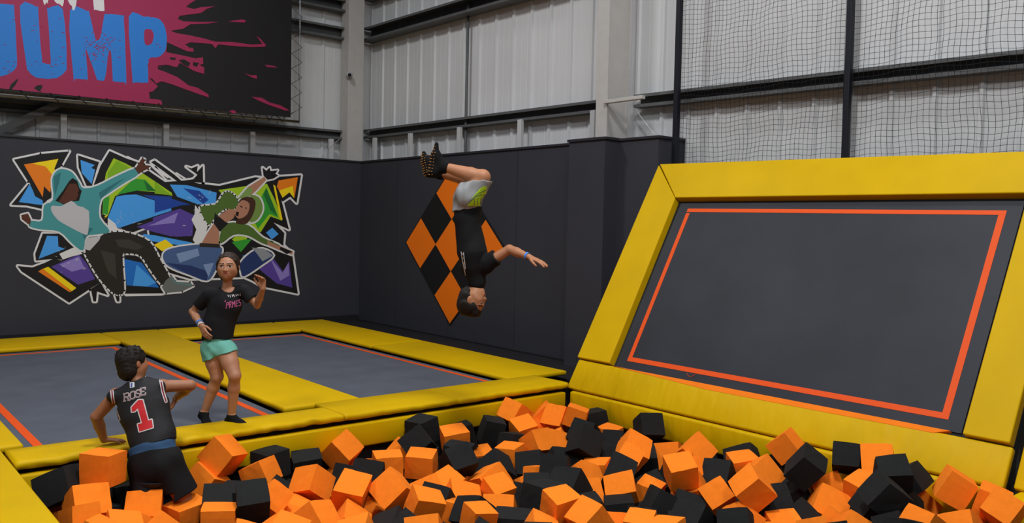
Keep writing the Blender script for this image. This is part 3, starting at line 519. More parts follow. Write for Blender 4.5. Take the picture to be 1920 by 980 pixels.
# ------------------------------------------------------------------ foam pit: colour, centre, size, rotation of every cube
CUBES = [
('O',(1.425, 5.613, 0.03),(0.202, 0.181, 0.203),(0.297, 0.646, -0.307, 0.633)),
('O',(1.29, 5.452, -0.148),(0.202, 0.201, 0.207),(-0.418, 0.905, -0.007, -0.073)),
('O',(1.204, 5.221, -0.147),(0.168, 0.165, 0.186),(-0.553, 0.83, 0.032, -0.069)),
('O',(1.644, 5.53, -0.264),(0.208, 0.177, 0.205),(-0.065, -0.179, -0.894, -0.405)),
('O',(2.264, 5.811, -0.074),(0.209, 0.211, 0.199),(0.318, -0.455, -0.828, -0.075)),
('O',(2.152, 5.81, -0.249),(0.209, 0.213, 0.191),(0.3, -0.515, -0.802, 0.036)),
('B',(1.984, 5.209, -0.219),(0.181, 0.204, 0.211),(-0.224, 0.958, -0.182, -0.001)),
('B',(2.628, 5.822, -0.187),(0.21, 0.204, 0.194),(0.033, 0.656, 0.754, 0.024)),
('O',(2.476, 5.655, -0.204),(0.193, 0.199, 0.175),(0.195, 0.469, 0.857, -0.084)),
('B',(2.905, 5.8, -0.246),(0.218, 0.18, 0.18),(0.599, 0.779, -0.172, -0.07)),
('O',(3.205, 5.802, -0.194),(0.207, 0.21, 0.21),(0.241, -0.454, -0.801, -0.306)),
('B',(2.104, 4.92, -0.134),(0.186, 0.197, 0.203),(-0.294, 0.941, -0.152, 0.069)),
('B',(2.483, 5.392, -0.337),(0.252, 0.221, 0.233),(-0.14, 0.897, -0.338, -0.249)),
('O',(2.299, 5.094, -0.217),(0.167, 0.179, 0.195),(0.23, -0.353, -0.794, -0.439)),
('O',(2.735, 4.828, -0.178),(0.207, 0.22, 0.218),(-0.033, 0.372, 0.885, 0.279)),
('O',(2.994, 4.726, -0.19),(0.207, 0.195, 0.21),(-0.428, -0.805, 0.318, -0.259)),
('O',(2.989, 5.003, -0.42),(0.195, 0.18, 0.18),(0.062, -0.5, -0.228, 0.833)),
('O',(2.728, 5.44, -0.395),(0.214, 0.215, 0.233),(-0.143, 0.976, 0.069, -0.149)),
('O',(2.649, 5.208, -0.207),(0.2, 0.187, 0.212),(-0.29, 0.14, 0.789, 0.524)),
('O',(2.366, 4.619, -0.235),(0.199, 0.18, 0.212),(-0.355, 0.906, 0.116, -0.198)),
('O',(2.485, 5.112, -0.355),(0.198, 0.182, 0.177),(-0.41, 0.49, 0.635, -0.433)),
('O',(2.106, 4.452, -0.222),(0.184, 0.204, 0.212),(0.085, -0.932, 0.317, 0.155)),
('O',(1.921, 4.986, -0.236),(0.202, 0.173, 0.2),(0.684, -0.693, 0.174, -0.147)),
('O',(1.896, 4.544, -0.246),(0.18, 0.202, 0.211),(-0.089, 0.963, -0.17, -0.191)),
('B',(1.628, 4.827, -0.297),(0.182, 0.226, 0.209),(0.035, -0.216, -0.942, 0.254)),
('O',(1.55, 4.616, -0.248),(0.177, 0.224, 0.201),(0.058, -0.171, -0.942, 0.283)),
('O',(1.886, 5.442, -0.318),(0.201, 0.182, 0.217),(0.6, -0.489, 0.434, -0.461)),
('O',(1.394, 5.112, -0.242),(0.18, 0.201, 0.211),(-0.123, 0.984, -0.054, -0.115)),
('B',(1.197, 5.702, -0.073),(0.235, 0.203, 0.209),(-0.305, 0.311, -0.456, 0.776)),
('B',(1.402, 5.832, -0.156),(0.228, 0.181, 0.215),(0.346, -0.361, 0.572, -0.65)),
('B',(1.685, 5.8, -0.235),(0.203, 0.18, 0.214),(0.604, -0.614, 0.265, -0.432)),
('O',(1.226, 4.961, -0.192),(0.174, 0.194, 0.204),(-0.029, 0.907, -0.341, -0.245)),
('B',(2.991, 5.06, -0.178),(0.217, 0.224, 0.209),(-0.166, 0.297, 0.921, -0.191)),
('O',(3.317, 5.315, -0.22),(0.208, 0.209, 0.188),(-0.144, 0.157, 0.707, -0.674)),
('O',(3.566, 5.235, -0.214),(0.212, 0.197, 0.173),(0.019, 0.404, 0.912, 0.067)),
('O',(3.653, 5.669, -0.269),(0.185, 0.222, 0.218),(-0.335, -0.119, -0.88, 0.314)),
('B',(3.954, 5.806, -0.126),(0.211, 0.199, 0.2),(0.049, 0.628, 0.775, 0.051)),
('B',(3.671, 5.458, -0.127),(0.183, 0.21, 0.192),(-0.065, -0.394, 0.824, -0.403)),
('O',(4.067, 5.5, -0.172),(0.207, 0.218, 0.19),(-0.068, 0.175, 0.754, -0.63)),
('B',(3.91, 5.245, -0.212),(0.222, 0.18, 0.212),(0.228, -0.232, 0.719, -0.614)),
('B',(3.707, 4.959, -0.167),(0.195, 0.232, 0.204),(-0.607, 0.336, 0.699, -0.176)),
('O',(4.377, 5.527, -0.391),(0.18, 0.202, 0.18),(0.04, -0.145, -0.788, 0.598)),
('O',(4.372, 5.153, -0.27),(0.191, 0.212, 0.177),(-0.029, -0.536, -0.844, -0.01)),
('B',(4.251, 5.657, -0.203),(0.225, 0.209, 0.213),(0.492, -0.678, -0.41, 0.361)),
('B',(4.624, 5.705, -0.216),(0.187, 0.224, 0.192),(0.237, -0.075, -0.741, 0.624)),
('B',(4.563, 5.326, -0.237),(0.205, 0.18, 0.214),(-0.442, 0.555, -0.524, 0.471)),
('O',(4.976, 5.805, -0.122),(0.213, 0.188, 0.214),(-0.271, -0.623, -0.616, -0.399)),
('O',(4.919, 5.616, -0.228),(0.198, 0.193, 0.186),(-0.019, 0.762, 0.606, 0.227)),
('O',(4.628, 5.106, -0.198),(0.198, 0.192, 0.202),(-0.455, 0.89, -0.007, 0.004)),
('O',(4.849, 5.16, -0.277),(0.215, 0.216, 0.222),(-0.393, 0.9, -0.091, -0.163)),
('O',(5.278, 5.583, -0.161),(0.205, 0.212, 0.208),(0.21, 0.485, 0.725, 0.442)),
('O',(5.381, 5.822, -0.221),(0.196, 0.209, 0.214),(-0.374, -0.359, -0.845, 0.129)),
('O',(5.342, 5.379, -0.116),(0.19, 0.201, 0.172),(-0.118, 0.445, 0.887, 0.039)),
('B',(5.66, 5.464, -0.212),(0.216, 0.2, 0.204),(-0.531, 0.637, 0.397, -0.392)),
('B',(5.107, 5.043, -0.184),(0.21, 0.226, 0.21),(-0.229, 0.526, 0.796, -0.192)),
('O',(5.619, 5.222, -0.31),(0.18, 0.187, 0.18),(0.11, -0.021, 0.748, -0.654)),
('B',(4.78, 4.703, -0.131),(0.21, 0.217, 0.199),(-0.298, -0.11, 0.532, -0.785)),
('B',(5.482, 5.027, -0.299),(0.193, 0.191, 0.176),(0.237, 0.819, -0.514, -0.096)),
('O',(5.036, 4.422, -0.172),(0.211, 0.203, 0.211),(-0.364, 0.835, -0.396, -0.116)),
('O',(4.844, 4.312, -0.202),(0.175, 0.197, 0.205),(-0.094, 0.482, 0.826, 0.276)),
('B',(5.627, 4.764, -0.14),(0.21, 0.232, 0.214),(0.711, -0.363, -0.602, -0.003)),
('B',(5.268, 4.509, -0.331),(0.227, 0.218, 0.229),(0.629, -0.654, -0.38, 0.18)),
('B',(4.556, 4.13, -0.205),(0.204, 0.208, 0.214),(-0.397, 0.794, -0.459, 0.029)),
('O',(5.499, 4.434, -0.298),(0.197, 0.23, 0.22),(0.017, -0.478, -0.859, 0.185)),
('O',(5.429, 4.113, -0.188),(0.22, 0.209, 0.214),(0.467, -0.671, 0.565, 0.108)),
('B',(5.649, 3.816, -0.225),(0.238, 0.247, 0.213),(0.005, 0.555, 0.762, -0.333)),
('O',(5.128, 3.995, -0.232),(0.229, 0.202, 0.212),(0.157, 0.306, -0.918, 0.197)),
('O',(4.69, 3.674, -0.098),(0.185, 0.195, 0.178),(-0.017, 0.866, 0.452, 0.214)),
('O',(5.408, 3.655, -0.188),(0.202, 0.206, 0.177),(0.127, -0.254, -0.725, 0.627)),
('O',(4.973, 3.843, -0.173),(0.214, 0.177, 0.209),(-0.557, 0.728, 0.155, -0.369)),
('B',(5.1, 3.657, -0.217),(0.205, 0.243, 0.21),(-0.196, 0.514, 0.785, -0.286)),
('O',(5.302, 3.425, -0.182),(0.205, 0.207, 0.211),(0.442, -0.871, -0.074, -0.198)),
('O',(4.692, 3.097, -0.075),(0.195, 0.196, 0.195),(-0.29, -0.839, -0.368, -0.277)),
('O',(4.764, 3.413, -0.223),(0.168, 0.184, 0.196),(0.026, 0.732, 0.492, 0.471)),
('O',(4.81, 3.68, -0.265),(0.196, 0.19, 0.217),(-0.431, 0.81, -0.196, -0.347)),
('B',(4.326, 3.554, -0.238),(0.21, 0.18, 0.21),(-0.192, 0.845, 0.454, -0.205)),
('B',(4.126, 3.138, -0.192),(0.203, 0.219, 0.209),(-0.241, 0.625, 0.71, -0.216)),
('B',(4.291, 2.934, -0.198),(0.19, 0.227, 0.205),(-0.044, 0.506, 0.814, -0.282)),
('O',(4.378, 3.945, -0.243),(0.215, 0.183, 0.175),(0.423, 0.804, -0.414, -0.052)),
('O',(4.206, 4.126, -0.309),(0.23, 0.192, 0.225),(-0.442, 0.735, 0.109, -0.502)),
('O',(4.722, 3.985, -0.35),(0.18, 0.18, 0.204),(0.136, -0.819, 0.553, 0.064)),
('B',(4.0, 3.388, -0.247),(0.184, 0.189, 0.209),(-0.056, 0.717, 0.672, -0.178)),
('O',(3.499, 3.639, -0.103),(0.178, 0.182, 0.178),(-0.027, 0.081, 0.769, -0.633)),
('B',(3.582, 3.75, -0.289),(0.185, 0.211, 0.216),(-0.06, 0.911, -0.392, -0.11)),
('O',(3.516, 3.404, -0.131),(0.192, 0.179, 0.202),(0.219, 0.699, 0.645, 0.217)),
('O',(3.749, 3.455, -0.263),(0.229, 0.185, 0.212),(0.226, 0.411, -0.877, 0.101)),
('O',(3.792, 3.245, -0.199),(0.197, 0.177, 0.208),(0.005, 0.967, 0.23, 0.11)),
('O',(3.781, 3.047, -0.177),(0.174, 0.186, 0.203),(0.016, 0.77, -0.632, 0.091)),
('B',(4.423, 4.948, -0.312),(0.206, 0.193, 0.179),(0.31, 0.836, -0.452, -0.042)),
('B',(4.204, 4.45, -0.191),(0.2, 0.225, 0.208),(0.106, -0.407, -0.883, 0.209)),
('B',(3.874, 4.273, -0.257),(0.194, 0.21, 0.217),(-0.232, 0.91, -0.33, 0.096)),
('B',(3.682, 3.986, -0.182),(0.244, 0.211, 0.204),(-0.026, 0.086, -0.707, 0.701)),
('B',(3.951, 4.032, -0.18),(0.223, 0.236, 0.205),(-0.23, 0.559, 0.72, -0.341)),
('B',(3.864, 3.746, -0.247),(0.204, 0.18, 0.211),(0.112, -0.466, 0.871, -0.108)),
('O',(4.437, 4.366, -0.31),(0.216, 0.215, 0.225),(-0.375, 0.905, -0.06, -0.192)),
('O',(3.855, 4.765, -0.308),(0.259, 0.214, 0.218),(0.269, -0.695, -0.46, 0.483)),
('O',(3.713, 4.51, -0.282),(0.182, 0.209, 0.176),(0.016, 0.073, 0.854, -0.516)),
('O',(3.45, 4.15, -0.291),(0.194, 0.245, 0.214),(-0.098, 0.386, 0.865, -0.305)),
('O',(3.539, 4.86, -0.301),(0.193, 0.178, 0.218),(-0.246, 0.718, -0.651, -0.031)),
('O',(3.484, 4.629, -0.342),(0.22, 0.219, 0.229),(-0.24, 0.942, -0.205, -0.115)),
('O',(3.744, 4.976, -0.42),(0.198, 0.221, 0.234),(-0.287, 0.802, -0.342, -0.397)),
('B',(3.21, 4.548, -0.273),(0.196, 0.238, 0.212),(0.216, -0.417, -0.841, 0.27)),
('O',(3.321, 4.79, -0.309),(0.207, 0.243, 0.221),(-0.089, -0.21, -0.916, 0.331)),
('O',(3.005, 4.369, -0.2),(0.191, 0.187, 0.176),(0.186, -0.037, -0.797, 0.574)),
('O',(3.302, 4.372, -0.325),(0.237, 0.191, 0.225),(0.164, -0.311, 0.696, -0.627)),
('B',(3.208, 4.117, -0.221),(0.205, 0.182, 0.213),(-0.326, 0.709, -0.521, 0.346)),
('B',(2.986, 3.775, -0.251),(0.17, 0.193, 0.201),(-0.174, 0.884, -0.389, -0.192)),
('O',(3.109, 3.946, -0.185),(0.166, 0.17, 0.162),(-0.07, 0.015, 0.776, -0.626)),
('B',(3.324, 3.882, -0.276),(0.229, 0.215, 0.224),(0.006, -0.423, -0.906, 0.006)),
('O',(2.953, 3.521, -0.173),(0.197, 0.17, 0.196),(0.042, 0.819, 0.547, -0.17)),
('O',(3.267, 3.576, -0.21),(0.18, 0.2, 0.21),(-0.141, 0.93, -0.289, -0.179)),
('O',(2.693, 3.909, -0.193),(0.192, 0.23, 0.205),(0.038, -0.331, -0.892, 0.307)),
('B',(2.774, 4.153, -0.253),(0.206, 0.18, 0.212),(-0.193, 0.564, -0.731, 0.332)),
('B',(2.306, 4.175, -0.211),(0.185, 0.216, 0.208),(-0.085, 0.319, 0.925, -0.186)),
('B',(3.13, 3.426, -0.186),(0.176, 0.2, 0.206),(-0.028, 0.943, -0.332, 0.002)),
('O',(4.794, 2.916, -0.313),(0.191, 0.191, 0.175),(-0.102, 0.277, 0.778, -0.554)),
('O',(4.625, 2.611, -0.232),(0.18, 0.219, 0.206),(-0.003, -0.469, -0.849, 0.242)),
('B',(4.5, 2.434, -0.169),(0.201, 0.174, 0.201),(0.135, 0.889, 0.416, -0.137)),
('B',(4.931, 3.117, -0.218),(0.237, 0.19, 0.216),(-0.449, 0.734, 0.139, -0.49)),
('B',(5.031, 2.96, -0.327),(0.189, 0.213, 0.222),(-0.285, 0.745, -0.566, -0.207)),
('B',(5.364, 3.11, -0.054),(0.193, 0.216, 0.229),(-0.218, 0.466, 0.817, 0.263)),
('O',(5.632, 3.433, -0.012),(0.18, 0.208, 0.18),(-0.334, 0.53, 0.741, 0.241)),
('B',(5.604, 3.503, -0.264),(0.219, 0.225, 0.223),(-0.356, 0.907, -0.145, -0.173)),
('B',(5.641, 2.963, 0.002),(0.194, 0.18, 0.208),(-0.235, -0.467, -0.746, -0.413)),
('O',(5.67, 2.744, -0.013),(0.211, 0.229, 0.221),(-0.308, 0.786, -0.473, 0.252)),
('O',(5.58, 3.068, -0.235),(0.223, 0.181, 0.215),(-0.453, 0.804, 0.122, -0.365)),
('O',(5.438, 2.733, -0.128),(0.174, 0.189, 0.174),(-0.058, -0.198, -0.742, 0.638)),
('O',(5.309, 2.92, -0.294),(0.257, 0.214, 0.219),(-0.407, -0.326, 0.851, 0.064)),
('B',(5.286, 2.463, 0.07),(0.169, 0.193, 0.184),(-0.041, 0.879, 0.355, 0.315)),
('B',(5.547, 2.483, -0.027),(0.177, 0.204, 0.216),(0.339, -0.673, 0.594, 0.282)),
('B',(5.177, 2.516, -0.134),(0.191, 0.17, 0.201),(0.294, -0.345, 0.793, -0.408)),
('B',(5.06, 2.405, -0.01),(0.193, 0.216, 0.191),(-0.356, 0.445, -0.092, -0.816)),
('B',(4.982, 2.303, -0.185),(0.176, 0.218, 0.2),(-0.044, -0.563, -0.772, 0.291)),
('O',(5.662, 2.467, -0.219),(0.22, 0.193, 0.215),(-0.306, 0.904, 0.184, -0.236)),
('O',(5.63, 2.222, -0.017),(0.211, 0.188, 0.195),(-0.234, 0.943, 0.229, -0.067)),
('O',(5.66, 2.012, -0.065),(0.208, 0.18, 0.18),(-0.145, 0.98, 0.135, -0.002)),
('O',(5.45, 1.876, -0.038),(0.174, 0.174, 0.198),(0.163, 0.691, 0.569, 0.415)),
('O',(4.913, 2.098, -0.085),(0.191, 0.166, 0.196),(-0.293, 0.502, -0.728, 0.364)),
('O',(5.289, 2.023, -0.182),(0.204, 0.23, 0.203),(0.042, -0.661, -0.671, 0.332)),
('O',(4.874, 2.523, -0.254),(0.244, 0.185, 0.213),(-0.147, 0.855, 0.323, -0.379)),
('B',(5.375, 2.442, -0.157),(0.186, 0.172, 0.204),(0.554, -0.772, 0.261, 0.173)),
('B',(4.677, 2.086, -0.066),(0.184, 0.162, 0.192),(-0.249, 0.434, -0.625, 0.599)),
('B',(4.112, 5.014, -0.307),(0.209, 0.209, 0.209),(0.063, 0.249, -0.317, 0.913)),
('B',(4.194, 3.787, -0.33),(0.208, 0.208, 0.208),(-0.251, 0.641, 0.309, 0.657)),
('B',(2.825, 4.464, -0.346),(0.212, 0.212, 0.212),(0.398, -0.293, -0.035, 0.869)),
('O',(1.201, 5.772, -0.331),(0.197, 0.197, 0.197),(-0.234, 0.082, 0.617, 0.747)),
('O',(2.62, 4.642, -0.32),(0.201, 0.201, 0.201),(-0.472, 0.032, -0.316, 0.822)),
('O',(2.528, 4.386, -0.301),(0.2, 0.2, 0.2),(-0.216, -0.492, 0.268, -0.8)),
('B',(4.555, 3.513, -0.32),(0.199, 0.199, 0.199),(-0.269, -0.318, -0.386, -0.823)),
('O',(4.713, 4.506, -0.322),(0.208, 0.208, 0.208),(-0.254, 0.153, -0.637, 0.711)),
('B',(4.939, 4.123, -0.38),(0.201, 0.201, 0.201),(-0.615, 0.075, -0.521, 0.587)),
('B',(5.418, 3.233, -0.317),(0.212, 0.212, 0.212),(-0.349, 0.086, -0.505, 0.785)),
('O',(5.069, 2.714, -0.313),(0.206, 0.206, 0.206),(-0.626, 0.185, 0.534, -0.537)),
('B',(4.653, 4.862, -0.318),(0.2, 0.2, 0.2),(-0.057, -0.127, -0.388, -0.911)),
('O',(1.642, 5.097, -0.303),(0.197, 0.197, 0.197),(-0.137, 0.358, -0.448, -0.808)),
('B',(5.052, 4.704, -0.306),(0.207, 0.207, 0.207),(0.144, -0.593, 0.519, -0.599)),
('O',(4.587, 3.116, -0.311),(0.209, 0.209, 0.209),(-0.601, -0.063, 0.473, 0.642)),
('B',(3.083, 5.449, -0.306),(0.209, 0.209, 0.209),(-0.499, -0.112, -0.137, -0.849)),
('B',(3.961, 4.49, -0.378),(0.2, 0.2, 0.2),(0.184, 0.452, 0.209, -0.847)),
('O',(4.266, 4.671, -0.327),(0.203, 0.203, 0.203),(0.263, -0.612, 0.416, 0.619)),
('B',(2.227, 5.473, -0.303),(0.203, 0.203, 0.203),(-0.195, -0.263, -0.62, -0.713)),
('O',(2.194, 4.778, -0.343),(0.211, 0.211, 0.211),(-0.183, -0.093, -0.383, 0.901)),
('O',(1.564, 5.376, -0.369),(0.198, 0.198, 0.198),(-0.266, -0.451, 0.053, 0.85)),
('B',(1.46, 5.81, -0.387),(0.202, 0.202, 0.202),(-0.667, 0.059, -0.007, -0.743)),
('B',(3.833, 5.512, -0.348),(0.202, 0.202, 0.202),(-0.489, -0.093, 0.596, -0.63)),
('O',(4.482, 2.754, -0.304),(0.203, 0.203, 0.203),(-0.06, -0.478, 0.483, 0.731)),
('O',(4.325, 4.88, -0.5),(0.201, 0.201, 0.201),(0.571, -0.065, 0.4, 0.714)),
('O',(3.362, 5.664, -0.351),(0.206, 0.206, 0.206),(0.116, 0.632, -0.056, -0.764)),
('B',(2.674, 5.721, -0.409),(0.21, 0.21, 0.21),(-0.419, -0.47, -0.514, 0.583)),
('B',(5.236, 4.189, -0.354),(0.199, 0.199, 0.199),(0.293, -0.434, 0.314, 0.792)),
('O',(5.134, 5.757, -0.313),(0.201, 0.201, 0.201),(-0.535, 0.141, -0.321, -0.768)),
('O',(5.079, 5.35, -0.332),(0.203, 0.203, 0.203),(0.371, -0.102, 0.491, -0.781)),
('B',(3.995, 5.794, -0.381),(0.208, 0.208, 0.208),(-0.092, 0.137, 0.025, -0.986)),
('B',(4.111, 5.28, -0.429),(0.199, 0.199, 0.199),(0.587, -0.314, 0.235, 0.708)),
('B',(3.658, 5.327, -0.421),(0.21, 0.21, 0.21),(0.351, 0.229, -0.124, -0.9)),
('O',(3.189, 5.827, -0.467),(0.207, 0.207, 0.207),(0.013, 0.146, -0.377, 0.915)),
('B',(5.58, 2.935, -0.452),(0.202, 0.202, 0.202),(-0.433, -0.444, -0.108, 0.777)),
('B',(5.655, 4.19, -0.329),(0.208, 0.208, 0.208),(-0.365, 0.363, 0.483, -0.708)),
('B',(4.282, 3.322, -0.328),(0.208, 0.208, 0.208),(-0.152, -0.663, 0.199, -0.706)),
('B',(5.336, 5.421, -0.366),(0.205, 0.205, 0.205),(-0.244, 0.044, -0.391, 0.887)),
('O',(2.472, 4.87, -0.375),(0.202, 0.202, 0.202),(-0.495, 0.006, -0.556, 0.668)),
('O',(5.441, 4.766, -0.326),(0.2, 0.2, 0.2),(-0.005, -0.276, 0.63, -0.726)),
('B',(4.508, 3.778, -0.431),(0.197, 0.197, 0.197),(-0.266, -0.624, 0.471, 0.564)),
('B',(2.997, 4.166, -0.38),(0.201, 0.201, 0.201),(0.211, 0.276, 0.26, 0.901)),
('B',(4.865, 4.82, -0.406),(0.201, 0.201, 0.201),(0.211, 0.053, 0.519, 0.827)),
('B',(5.065, 3.333, -0.317),(0.205, 0.205, 0.205),(0.085, 0.324, -0.533, 0.777))]
def foam_mesh(seed, m):
    rnd = random.Random(seed); bm = bmesh.new()
    bmesh.ops.create_cube(bm, size=1.0)
    for v in bm.verts: v.co += Vector([rnd.uniform(-.035, .035) for _ in range(3)])
    if seed % 3 == 2:                                   # a chewed corner
        v = rnd.choice(bm.verts[:]); v.co *= .90
    bmesh.ops.subdivide_edges(bm, edges=bm.edges[:], cuts=3, use_grid_fill=True)
    for v in bm.verts:
        d = v.co.copy(); v.co += Vector([rnd.uniform(-.006, .006) for _ in range(3)])
        n = sum(1 for a in range(3) if abs(d[a]) > .44)
        if n >= 2: v.co *= .985 if n == 2 else .97
    me = bpy.data.meshes.new('foam_cube'); bm.to_mesh(me); bm.free(); me.materials.append(m); return me
FM = {'O': [foam_mesh(i, FOAMO) for i in range(6)], 'B': [foam_mesh(20+i, FOAMB) for i in range(6)]}
from mathutils import Quaternion
NW = ['first', 'second', 'third', 'fourth', 'fifth', 'sixth', 'seventh', 'eighth', 'ninth', 'tenth', 'eleventh', 'twelfth', 'thirteenth', 'fourteenth', 'fifteenth', 'sixteenth', 'seventeenth', 'eighteenth', 'nineteenth', 'twentieth', 'last']
def topix(p):
    q = np.array(p)-CAM; z = q@CF; return 960+F*(q@CR)/z, 490+F*(q@CD)/z
recs = {}; NVIS = 142
for k, (c_, p, s_, q) in enumerate(CUBES):
    o = bpy.data.objects.new('foam_cube', FM[c_][k % 6]); COL.objects.link(o)
    o.location = p; o.scale = s_; o.rotation_mode = 'QUATERNION'; o.rotation_quaternion = Quaternion(q)
    R = Quaternion(q).to_matrix(); up = max(abs(R[2][j]) for j in range(3))
    pose = 'lying flat' if up > .95 else 'on one corner' if up < .72 else 'on its side' if up < .84 else 'slightly tilted'
    x, y = topix(p); edge = p[1] > 5.42 or p[0] > 5.32; buried = k >= NVIS
    zone = 'near the climbing boy' if x < 430 else 'below the puckered pads' if x < 740 else 'below the somersaulting boy' if x < 960 else 'by the pit corner' if x < 1200 else 'below the sloped mat' if x < 1620 else 'at the right edge'
    row = ('underneath' if buried else 'against the pads') if edge else ('half buried' if buried else 'nearest camera') if y > 915 else ('deep down' if buried else 'mid pit')
    recs.setdefault((('orange' if c_ == 'O' else 'black'), pose, zone, row), []).append((x, o))
for (cc, pose, zone, row), L in recs.items():
    L.sort(key=lambda r: r[0])
    for k, (x, o) in enumerate(L):
        tag(o, f'{cc} foam cube {pose}, {zone}, {row}' + (f', {NW[min(k, 20)]} from left' if len(L) > 1 else ''), 'foam cube', f'{cc} foam cubes in the pit')

# ------------------------------------------------------------------ people: one continuous skin surface each, grown from a distance field
class Field:
    def __init__(s, lo, hi, h):
        s.lo = np.array(lo, float); s.h = h; s.n = np.ceil((np.array(hi)-s.lo)/h).astype(int)+1
        s.f = np.full(s.n, 1.0, np.float32)
    def _sub(s, lo, hi):
        a = np.maximum(0, np.floor((lo-s.lo)/s.h).astype(int)); b = np.minimum(s.n, np.ceil((hi-s.lo)/s.h).astype(int)+1)
        if (b <= a).any(): return None
        g = np.meshgrid(*[s.lo[i]+s.h*np.arange(a[i], b[i]) for i in range(3)], indexing='ij')
        return tuple(slice(a[i], b[i]) for i in range(3)), np.stack(g, -1)
    def _mix(s, sl, d, k, sub=False):
        f = s.f[sl]
        if sub:
            d = -d; h = np.clip(.5-.5*(f-d)/k, 0, 1) if k else (d > f)*1.0
            s.f[sl] = (f*(1-h)+d*h + (k*h*(1-h) if k else 0)).astype(np.float32) if k else np.maximum(f, d)
        elif k:
            h = np.clip(.5+.5*(f-d)/k, 0, 1); s.f[sl] = (f*(1-h)+d*h-k*h*(1-h)).astype(np.float32)
        else: s.f[sl] = np.minimum(f, d)
    def cap(s, a, b, ra, rb=None, k=.012, n=None, flat=1.0, sub=False):
        a = np.array(a, float); b = np.array(b, float); rb = ra if rb is None else rb; m = max(ra, rb)+k*1.2+3*s.h+.01
        r = s._sub(np.minimum(a, b)-m, np.maximum(a, b)+m)
        if r is None: return
        sl, P = r; ba = b-a; L = max(ba@ba, 1e-12); t = np.clip(((P-a)@ba)/L, 0, 1)
        v = P-a-t[..., None]*ba
        if n is not None:
            n = unit(n); vn = v@n; v = v+(vn*(1/flat-1))[..., None]*n
        d = np.sqrt((v*v).sum(-1)); rr = ra+(rb-ra)*t
        if n is not None: d = (d-rr)*(.5+.5*flat)
        else: d = d-rr
        s._mix(sl, d, k, sub)
    def ell(s, c, rad, ax, k=.012, sub=False):
        c = np.array(c, float); m = max(rad)+k*1.2+3*s.h+.01; r = s._sub(c-m, c+m)
        if r is None: return
        sl, P = r; A = np.array([unit(a) for a in ax]); q = (P-c)@A.T; R = np.array(rad)
        k0 = np.sqrt(((q/R)**2).sum(-1)); k1 = np.sqrt(((q/R**2)**2).sum(-1))+1e-9
        s._mix(sl, k0*(k0-1)/k1, k, sub)
    def cut(s, p, n, near=None, rad=0.0):
        """remove the side that n points to (only within rad of near)"""
        if near is None: sl, P = s._sub(s.lo, s.lo+s.h*s.n)
        else: sl, P = s._sub(np.array(near)-rad, np.array(near)+rad)
        s.f[sl] = np.maximum(s.f[sl], ((P-np.array(p))@unit(n)).astype(np.float32))
    def folds(s, amp, freq, direction, seed):
        sl, P = s._sub(s.lo, s.lo+s.h*s.n); rnd = np.random.default_rng(seed); m = np.abs(s.f) < .03
        d = unit(direction); Q = P[m]; v = np.zeros(len(Q))
        for k in range(5):
            w = d*freq*(.6+.3*k)+rnd.normal(size=3)*freq*.55; v += np.sin(Q@w+rnd.uniform(0, 6))/(1+.4*k)
        s.f[m] += (amp*v/2).astype(np.float32)
    def mesh(s):
        f = s.f; ins = f < 0; n = s.n
        c = np.zeros(n-1, np.int8)
        for a in (0, 1):
            for b in (0, 1):
                for d in (0, 1): c += ins[a:n[0]-1+a, b:n[1]-1+b, d:n[2]-1+d]
        act = (c > 0) & (c < 8); idx = np.full(n-1, -1, np.int64); I = np.argwhere(act); idx[act] = np.arange(len(I))
        acc = np.zeros((len(I), 3)); cnt = np.zeros(len(I))
        cor = [(a, b, d) for a in (0, 1) for b in (0, 1) for d in (0, 1)]
        for p in cor:
            for ax in range(3):
                if p[ax]: continue
                q = list(p); q[ax] = 1
                f0 = f[I[:, 0]+p[0], I[:, 1]+p[1], I[:, 2]+p[2]]; f1 = f[I[:, 0]+q[0], I[:, 1]+q[1], I[:, 2]+q[2]]
                m = (f0 < 0) != (f1 < 0); t = np.where(m, f0/(f0-f1+1e-12), 0)
                e = np.tile(np.array(p, float), (len(I), 1)); e[:, ax] = t; acc[m] += e[m]; cnt[m] += 1
        verts = s.lo+s.h*(I+acc/cnt[:, None]); faces = []
        for ax in range(3):
            u, v = (ax+1) % 3, (ax+2) % 3
            A = [slice(1, n[i]-1) for i in range(3)]; A[ax] = slice(0, n[ax]-1); B = list(A); B[ax] = slice(1, n[ax])
            m = ins[tuple(A)] != ins[tuple(B)]; E = np.argwhere(m); E[:, u] += 1; E[:, v] += 1
            dirn = ins[tuple(A)][m]
            def cell(du, dv):
                q = E.copy(); q[:, u] -= du; q[:, v] -= dv; return idx[q[:, 0], q[:, 1], q[:, 2]]
            q = np.stack([cell(1, 1), cell(0, 1), cell(0, 0), cell(1, 0)], 1); q[~dirn] = q[~dirn][:, ::-1]; faces.append(q)
        return verts, np.concatenate(faces)
    def obj(s, name, m, root, paint=None):
        vs, fs = s.mesh(); me = bpy.data.meshes.new(name); me.from_pydata(vs.tolist(), [], fs.tolist()); me.update()
        o = mkobj(name, me, m, None, True)
        if paint is not None:
            ctr = vs[fs].mean(1); me.polygons.foreach_set('material_index', paint(ctr).astype(np.int32))
        keep(o, root); return o

